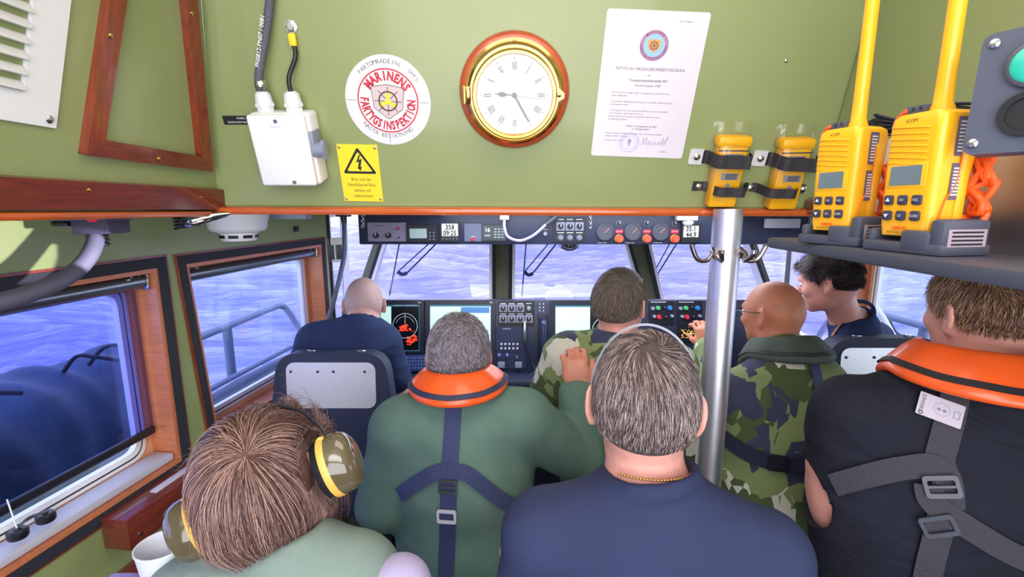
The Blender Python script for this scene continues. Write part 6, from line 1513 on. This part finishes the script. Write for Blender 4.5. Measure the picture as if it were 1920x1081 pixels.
# ---------------------------------------------------------------- C: long brown hair with ear defenders
def make_C():
    SL = P(362, 1120, .72); SR = P(672, 1085, .74); H = P(505, 912, .74)
    x = (P(645, 862, .66)-P(372, 962, .58)).normalized()
    vest = cloth('sage_vest', S(122, 140, 134), big=.5)
    pd = person('person with long windswept brown hair wearing large ear defenders and a sage green vest', H, rad_(14), rad_(9), rad_(-20), P(545, 1040, .715), SL, SR, skC, vest, jeans,
                [arm_auto(SL, -1, out=.06, reach=.08), arm_auto(SR, 1, out=.07, reach=.08)], h=.0048, fold=.003, seed=3, g=.95, shoulder_r=.050, t=.012, neckr=.046, head_s=.88)
    HM = pd['HM']; m = hair_mat('hair_chestnut', S(58, 38, 42), S(138, 102, 96), S(206, 170, 158), .34); cm = mat('hair_base_chestnut', S(104, 74, 70), .7, var=.3, vscale=50, bump=.6, bscale=200)
    C = np.array([.022, -.082, .078])
    hair_cap(pd['body'], HM, reg_sdf(-.03), lambda p: np.interp(p[2], [-.07, 0, .09], [.006, .008, .006]), cm, name='hair_base')
    def tuck(p):
        near = np.hypot(p[:, 1]+.012, p[:, 2]+.008) < .074; x = p[:, 0]; p = p.copy(); p[:, 0] = np.where(near & (np.abs(x) > .073), np.sign(x)*.073, x); return p
    gl = np.array(HM.to_3x3().normalized().inverted() @ Vector((0, 0, -1)))
    def flow(p, t, g):
        v = unit(p-C); v = v-g*(v*g).sum(-1, keepdims=True); front = np.clip((p[:, 1:2]+.00)/.07, 0, 1); free = np.clip((-.02-p[:, 2:3])/.03, 0, 1)
        grav = gl*(.25+1.3*t)*(1-front*.6)
        inw = -np.concatenate([p[:, :2]-np.array([[0, -.03]]), 0*p[:, :1]], 1)*9*free
        mess = (np.stack([np.sin(p[:, 1]*190+p[:, 2]*140), np.cos(p[:, 0]*170), np.sin(p[:, 0]*210)*.8], 1)*.7+np.array([-.5, .5, .1]))*front*.9
        return v*(1-.75*t)+grav+mess+inw
    hair('hair', pd['body'], HM, 15000, reg_std(-.004), flow, lambda p: np.interp(p[:, 1], [-.1, -.04, .02, .1], [.215, .205, .15, .105])*np.interp(p[:, 2], [-.06, .02, .10], [.80, .95, 1.0]), m, width=.00048, steps=16, lift=lambda p, t: np.clip((p[:, 1]-.01)/.07, 0, 1)*.95*(1-t), seed=8, clump=150, jit=.22, own=.12, thick=.018, free=1.0, post=tuck, base=.009)
    # ear defenders: a thing of their own
    ed = thing('ear_defenders', 'olive and yellow ear defenders on the long brown-haired head at bottom left', 'ear defenders', HM)
    cupm = mat('cup_olive', S(92, 82, 62), .12, coat=.8); yel = mat('cup_yellow', S(226, 176, 82), .4); 
    for s_ in (-1, 1):
        T = Matrix.Translation((s_*.094, -.012, -.008)) @ Matrix.Rotation(s_*pi/2, 4, 'Y') @ Matrix.Rotation(.10, 4, 'X') @ Matrix.Diagonal((1.18, .88, 1, 1))
        MB().lathe([(.030, -.004), (.043, .0), (.044, .010), (.038, .016)], 0, 40, T).build('ear_cushion', [black], ed)
        MB().lathe([(.040, .012), (.047, .013), (.048, .022), (.046, .026), (.044, .026)], 0, 48, T).build('yellow_ring', [yel], ed)
        MB().lathe([(.046, .020), (.0465, .032), (.045, .046), (.040, .057), (.030, .064), (.016, .0675), (0, .068)], 0, 48, T).build('cup', [cupm], ed)
        mb = MB(); mb.tube([(s_*.118, -.012, .030), (s_*.121, -.008, .055), (s_*.104, .012, .080)], .0028, 0, 8, 5); mb.box((s_*.119, -.014, .020), (.012, .010, .03), 0, .003); mb.build('wire_arm', [black], ed)
        mb = MB(); mb.lathe([(.007, .0), (.007, .006), (0, .007)], 0, 16, Matrix.Translation((s_*.114, -.018, .043)) @ Matrix.Rotation(pi/2, 4, 'X')); mb.build('yellow_pivot', [yel], ed)
    mb = MB(); mb.tube([(-.104, .012, .080), (-.088, .025, .100), (-.05, .035, .122), (0, .04, .130), (.05, .035, .122), (.088, .025, .100), (.104, .012, .080)], .0035, 0, 8, 6); mb.build('wire_band', [black], ed)
    # pale lavender sleeve
    X = Field(); q = P(745, 1075, .62); X.cone(P(690, 1130, .76), P(750, 1100, .72), .046, .044, .02); X.cone(P(750, 1100, .72), P(800, 1200, .72), .038, .034, .02)
    P_, F = X.mesh(.005, folds(.002, 7)); o = np_mesh('lavender_sleeve', P_, F, cloth('lavender_cotton', S(176, 168, 206)), pd['body']); o['label'] = 'pale lavender shirt sleeve'
    return pd
# ---------------------------------------------------------------- D: officer in camouflage, centre
camoM = camo('camouflage_m', 11.5)
def make_D():
    SL = P(1062, 668, 1.50); SR = P(1262, 690, 1.52); EL = P(1010, 790, 1.56)
    pd = person('short-haired person in camouflage jacket at the middle of the helm, head turned right', P(1163, 572, 1.5), rad_(-34), rad_(0), 0, P(1155, 636, 1.48), SL, SR, skA,
                camoM, olive, [(EL, P(1040, 800, 1.85), ((0, 1, 0), (0, 0, -1), .6)), arm_auto(SR, 1)], g=1.1, h=.006, fold=.006, seed=12, sleeves='long', t=.016, pel=P(1165, 870, 1.50)+Vector((0, .05, 0)))
    HM = pd['HM']; m = hair_mat('hair_mousy', S(74, 62, 58), S(122, 108, 98), S(170, 156, 144)); cm = mat('hair_base_mousy', S(104, 92, 84), .75, var=.3, vscale=60, bump=.6, bscale=260)
    C = np.array([.01, -.05, .112])
    hair_cap(pd['body'], HM, reg_sdf(.0), lambda p: np.interp(p[2], [-.06, 0, .08], [.001, .003, .004]), cm, h=.005, name='hair_base')
    def flow(p, t, g):
        v = unit(p-C); top = np.clip((p[:, 2:3]-.05)/.04, 0, 1); return v*(1-top*.4)+np.array([-.9, .3, 0])*top+np.array([0, 0, -.6])*(1-top)
    hair('hair', pd['body'], HM, 4500, reg_std(.003), flow, lambda p: np.interp(p[:, 2], [-.06, 0, .08], [.007, .014, .034]), m, width=.0006, steps=7, lift=.10, seed=15, clump=90, jit=.2, own=.12, thick=.008)
    return pd
# ---------------------------------------------------------------- E: bald man left
def make_E():
    SL = P(592, 638, 1.86); SR = P(722, 642, 1.90); 
    pd = person('bald man in a navy T-shirt seated at the left helm seat', P(684, 573, 1.92), rad_(10), rad_(4), 0, P(680, 600, 1.84), SL, SR, skinmat('skin_bald', S(206, 160, 154)),
                cloth('navy_tee_helm', S(44, 58, 98), big=.5), jeans, [(P(556, 745, 1.95), P(600, 760, 2.2), ((.3, 1, 0), (0, 0, -1), .5)), (P(747, 742, 1.97), P(752, 768, 2.22), ((0, 1, .1), (0, 0, -1), .5))], g=1.06, h=.006, fold=.006, seed=21, sit=True, kneedir=Vector((0, 1, 0)), pel=P(648, 800, 1.92), neckr=.056, t=.009, shoulder_r=.062, collar=None)
    hair_cap(pd['body'], pd['HM'], reg_sdf(-.012), .0012, mat('stubble', S(186, 156, 158), .6, var=.12, vscale=220), h=.005, name='shaved_stubble')
    return pd
# ---------------------------------------------------------------- F: bald man with glasses
def make_F():
    SL = P(1398, 742, 1.46); SR = P(1528, 722, 1.52); EL = P(1345, 775, 1.62); WL_ = P(1330, 655, 1.82)
    pd = person('bald man with glasses in a camouflage jacket behind the steel pole', P(1447, 590, 1.60), rad_(32), rad_(6), rad_(0), P(1468, 655, 1.54), SL, SR, skinmat('skin_tanned', S(200, 128, 100)),
                camoM, olive, [(EL, WL_, ((-.15, .5, .9), (0, .8, -.2), .9)), arm_auto(SR, 1, (-.2, 1, 0), .05)], g=1.22, h=.0058, fold=.006, seed=31, sleeves='cuff', t=.022, pel=P(1462, 985, 1.50), fat=1.08, neckr=.062, head_s=.93, shoulder_r=.070)
    HM = pd['HM']; mb = MB(); gm = mat('spectacle_frame', S(60, 44, 44), .3)
    for s_ in (-1, 1): mb.tube([(s_*.082, -.012, .012), (s_*.084, .0, .018), (s_*.078, .06, .018), (s_*.068, .10, .016)], .0018, 0, 6, 4); mb.tube([(s_*.034+.024*math.cos(t), .108, .010+.018*math.sin(t)) for t in np.linspace(0, 2*pi, 21)], .0014, 0, 6)
    mb.tube([(-.010, .112, .014), (.010, .112, .014)], .0014, 0, 6); wchild(mb, 'glasses', gm, pd['body'], HM)
    lj = life_collar(pd, mat('collar_green_cloth', S(70, 82, 76), .75, bump=.5, bscale=50), mat('collar_edge', S(46, 54, 52), .7), rin=.074, rout=.140, hin=.050, hout=-.020, th=.016, side_up=.0)
    bv = bvh_of((pd['P'], pd['F']))
    strap_on(bv, [(1516, 640), (1524, 680), (1534, 730), (1540, 800), (1540, 900), (1536, 980)], .036, navyw, lj)
    strap_on(bv, [(1356, 815), (1385, 838), (1420, 856), (1460, 866), (1500, 870), (1540, 872)], .048, mat('navy_webbing_dark', S(34, 40, 70), .75, bump=.8, bscale=300), lj, off=.006)
    buckle(lj, surf_frame(bv, 1458, 866, .010), .046, black, True)
    return pd
# ---------------------------------------------------------------- G: young man, right helm seat
def make_G():
    SL = P(1590, 652, 1.72); SR = P(1640, 632, 2.02)
    SLw = SL; SRw = SR
    pd = person('young man with tousled dark hair in a navy T-shirt at the right helm seat', P(1553, 530, 1.75), rad_(48), rad_(14), 0, P(1603, 592, 1.80), SL, SR, skA,
                cloth('navy_tee_right', S(36, 52, 96), big=.6), jeans, [(P(1560, 740, 1.80), P(1500, 740, 2.0), ((-.4, 1, 0), (0, 0, -1), .5)), arm_auto(SR, 1, (-.5, .8, 0), -.02)], g=.98, h=.0055, fold=.004, seed=41, sit=True, pel=P(1625, 790, 1.90), neckr=.052, shoulder_r=.056, kneedir=Vector((-.25, .97, 0)))
    HM = pd['HM']; m = hair_mat('hair_dark', S(24, 18, 24), S(56, 44, 50), S(112, 94, 98), .34); cm = mat('hair_base_dark', S(40, 32, 38), .7, var=.3, vscale=60, bump=.6, bscale=220)
    hair_cap(pd['body'], HM, reg_sdf(.0), lambda p: np.interp(p[2], [-.06, 0.03, .06, .09], [.0004, .0006, .006, .014]), cm, h=.0045, name='hair_base')
    C = np.array([0., -.075, .08])
    def flow(p, t, g):
        top = np.clip((p[:, 2:3]-.03)/.04, 0, 1); w = np.stack([np.sin(p[:, 1]*90+t*4), np.cos(p[:, 0]*80+t*5), np.sin(p[:, 1]*70+1)], 1)*.55*top
        return unit(p-C)*.5+np.array([0, .9, .15])*top+w+np.array([0, -.2, -1.])*(1-top)
    hair('hair', pd['body'], HM, 6500, reg_std(.002), flow, lambda p: np.interp(p[:, 2], [-.06, .025, .05, .08], [.004, .006, .034, .055]), m, width=.0006, steps=10, lift=lambda p, t: np.clip((p[:, 2]-.02)/.05, 0, 1)*.9*(1-t), seed=45, clump=90, jit=.3, own=.12, thick=.014)
    stub = mat('beard_stubble', S(120, 84, 76), .6, var=.2, vscale=240)
    bv = bvh_of((pd['P'], pd['F'])); strap_on(bv, [(1612, 572), (1598, 586), (1585, 600), (1572, 616), (1560, 634)], .010, mat('lanyard', S(190, 120, 100), .6), pd['body'], 'lanyard')
    return pd
# ---------------------------------------------------------------- H: right man, black T-shirt
def make_H():
    SL = P(1600, 770, .97); SR = P(2005, 800, .90)
    pd = person('short-haired man in a black T-shirt with orange life jacket collar at the right', P(1840, 592, .95), rad_(2), rad_(4), rad_(-2), P(1850, 705, .92), SL, SR, skA,
                cloth('black_tshirt', S(30, 32, 46), big=.5), jeans, [(P(1560, 872, 1.02), P(1700, 950, 1.22), ((.4, 1, -.1), (0, 0, -1), .6)), arm_auto(SR, 1, (-.3, 1, 0), .05)], g=1.42, ga=1.12, slf=.45, h=.005, fold=.0035, seed=51, t=.008, shoulder_r=.064, neckr=.062, pel=P(1800, 1330, .95)+Vector((0, .1, 0)), chest_d=1.05)
    HM = pd['HM']; m = hair_mat('hair_brown_warm', S(70, 44, 36), S(134, 96, 74), S(222, 186, 148)); cm = mat('hair_base_warm', S(104, 76, 68), .75, var=.3, vscale=60, bump=.6, bscale=260)
    C = np.array([.01, -.055, .105])
    hair_cap(pd['body'], HM, reg_sdf(.022), lambda p: np.interp(p[2], [-.06, 0, .05, .09], [.0004, .001, .004, .006]), cm, name='hair_base')
    def flow(p, t, g):
        v = unit(p-C); top = np.clip((p[:, 2:3]-.05)/.04, 0, 1); return v+np.cross(g, v)*.5*top+np.array([0, .2, .3])*top+np.array([0, -.1, -.7])*(1-top)
    hair('hair', pd['body'], HM, 9000, reg_std(-.002), flow, lambda p: np.interp(p[:, 2], [-.06, -.01, .04, .08], [.003, .006, .018, .030]), m, width=.0005, steps=7, lift=.3, seed=55, clump=200, jit=.35, own=.2, thick=.010)
    lj = life_collar(pd, orange, mat('zip_black', S(34, 30, 40), .6), rin=.080, rout=.155, hin=.070, hout=.00, sx=1.12, th=.014, roll=.05, side_up=.0, c_off=(-.01, 0, 0))
    bv = bvh_of((pd['P'], pd['F']))
    strap_on(bv, [(1792, 700), (1785, 760), (1770, 820), (1760, 862), (1775, 905), (1778, 950)], .042, blackw, lj)
    strap_on(bv, [(1566, 908), (1620, 893), (1690, 876), (1750, 872), (1776, 898)], .040, blackw, lj, off=.007)
    strap_on(bv, [(1738, 905), (1745, 935), (1775, 960), (1830, 995), (1890, 1030), (1960, 1060)], .040, blackw, lj, off=.008)
    strap_on(bv, [(1765, 960), (1755, 1000), (1742, 1050), (1730, 1120), (1725, 1160)], .040, blackw, lj, off=.006)
    buckle(lj, surf_frame(bv, 1762, 908, .012, rot=.3), .040, dgrey, True); buckle(lj, surf_frame(bv, 1756, 978, .012, rot=.5), .040, dgrey)
    M = surf_frame(bv, 1758, 770, .009, rot=-.32); mb = MB(); mb.plate([rrect(.066, .044, .002)], 0, .0012, 0); lb = wchild(mb, 'care_label', mat('label_white', S(196, 188, 206), .5), lj, M); lb['label'] = 'white printed harness label'
    mb = MB(); mb.text('FARANDE', .0085, -.026, .002, .0014, rot=pi/2, sx=.9); mb.flat([circ(.0035, 20, -.026, -.017), circ(.0022, 20, -.026, -.017)], .0014); wchild(mb, 'lettering', ink, lb, M)
    mb = MB(); mb.flat([circ(.012, 28, .002, .001), circ(.0115, 28, .002, .001)], .0014); mb.flat([circ(.003, 12, -.002, .0)], .0014); mb.flat([circ(.003, 12, .006, .0)], .0014); mb.plate([rrect(.009, .014, .001, cx=.024), rrect(.007, .012, .001, cx=.024)], .0012, .0016, 0)
    wchild(mb, 'faint_print', mgrey, lb, M)
    return pd
WHO = os.environ.get('WHO', 'ABCDEFGH')
for w_ in WHO: globals()['make_'+w_]()

# repeats share a group
GR = {'handheld_radio': 'yellow radios on the shelf', 'charging_cradle': 'charging cradles on the shelf', 'battery_pack': 'battery packs strapped to the panel', 'retaining_strap': 'straps over the battery packs', 'helm_chair': 'helm chairs',
      'roller_blind': 'roller blinds at the side windows', 'windscreen_wiper': 'wipers outside the windows', 'coat_hook': 'coat hooks on the pole', 'round_sticker': 'round inspection stickers', 'chain': 'chains on the overhead console', 'deck_railing': 'deck railings outside', 'person': 'people in the wheelhouse'}
for o in list(COL.objects):
    b_ = o.name.split('.')[0]
    if o.parent is None and b_ in GR and 'label' in o: o['group'] = GR[b_]
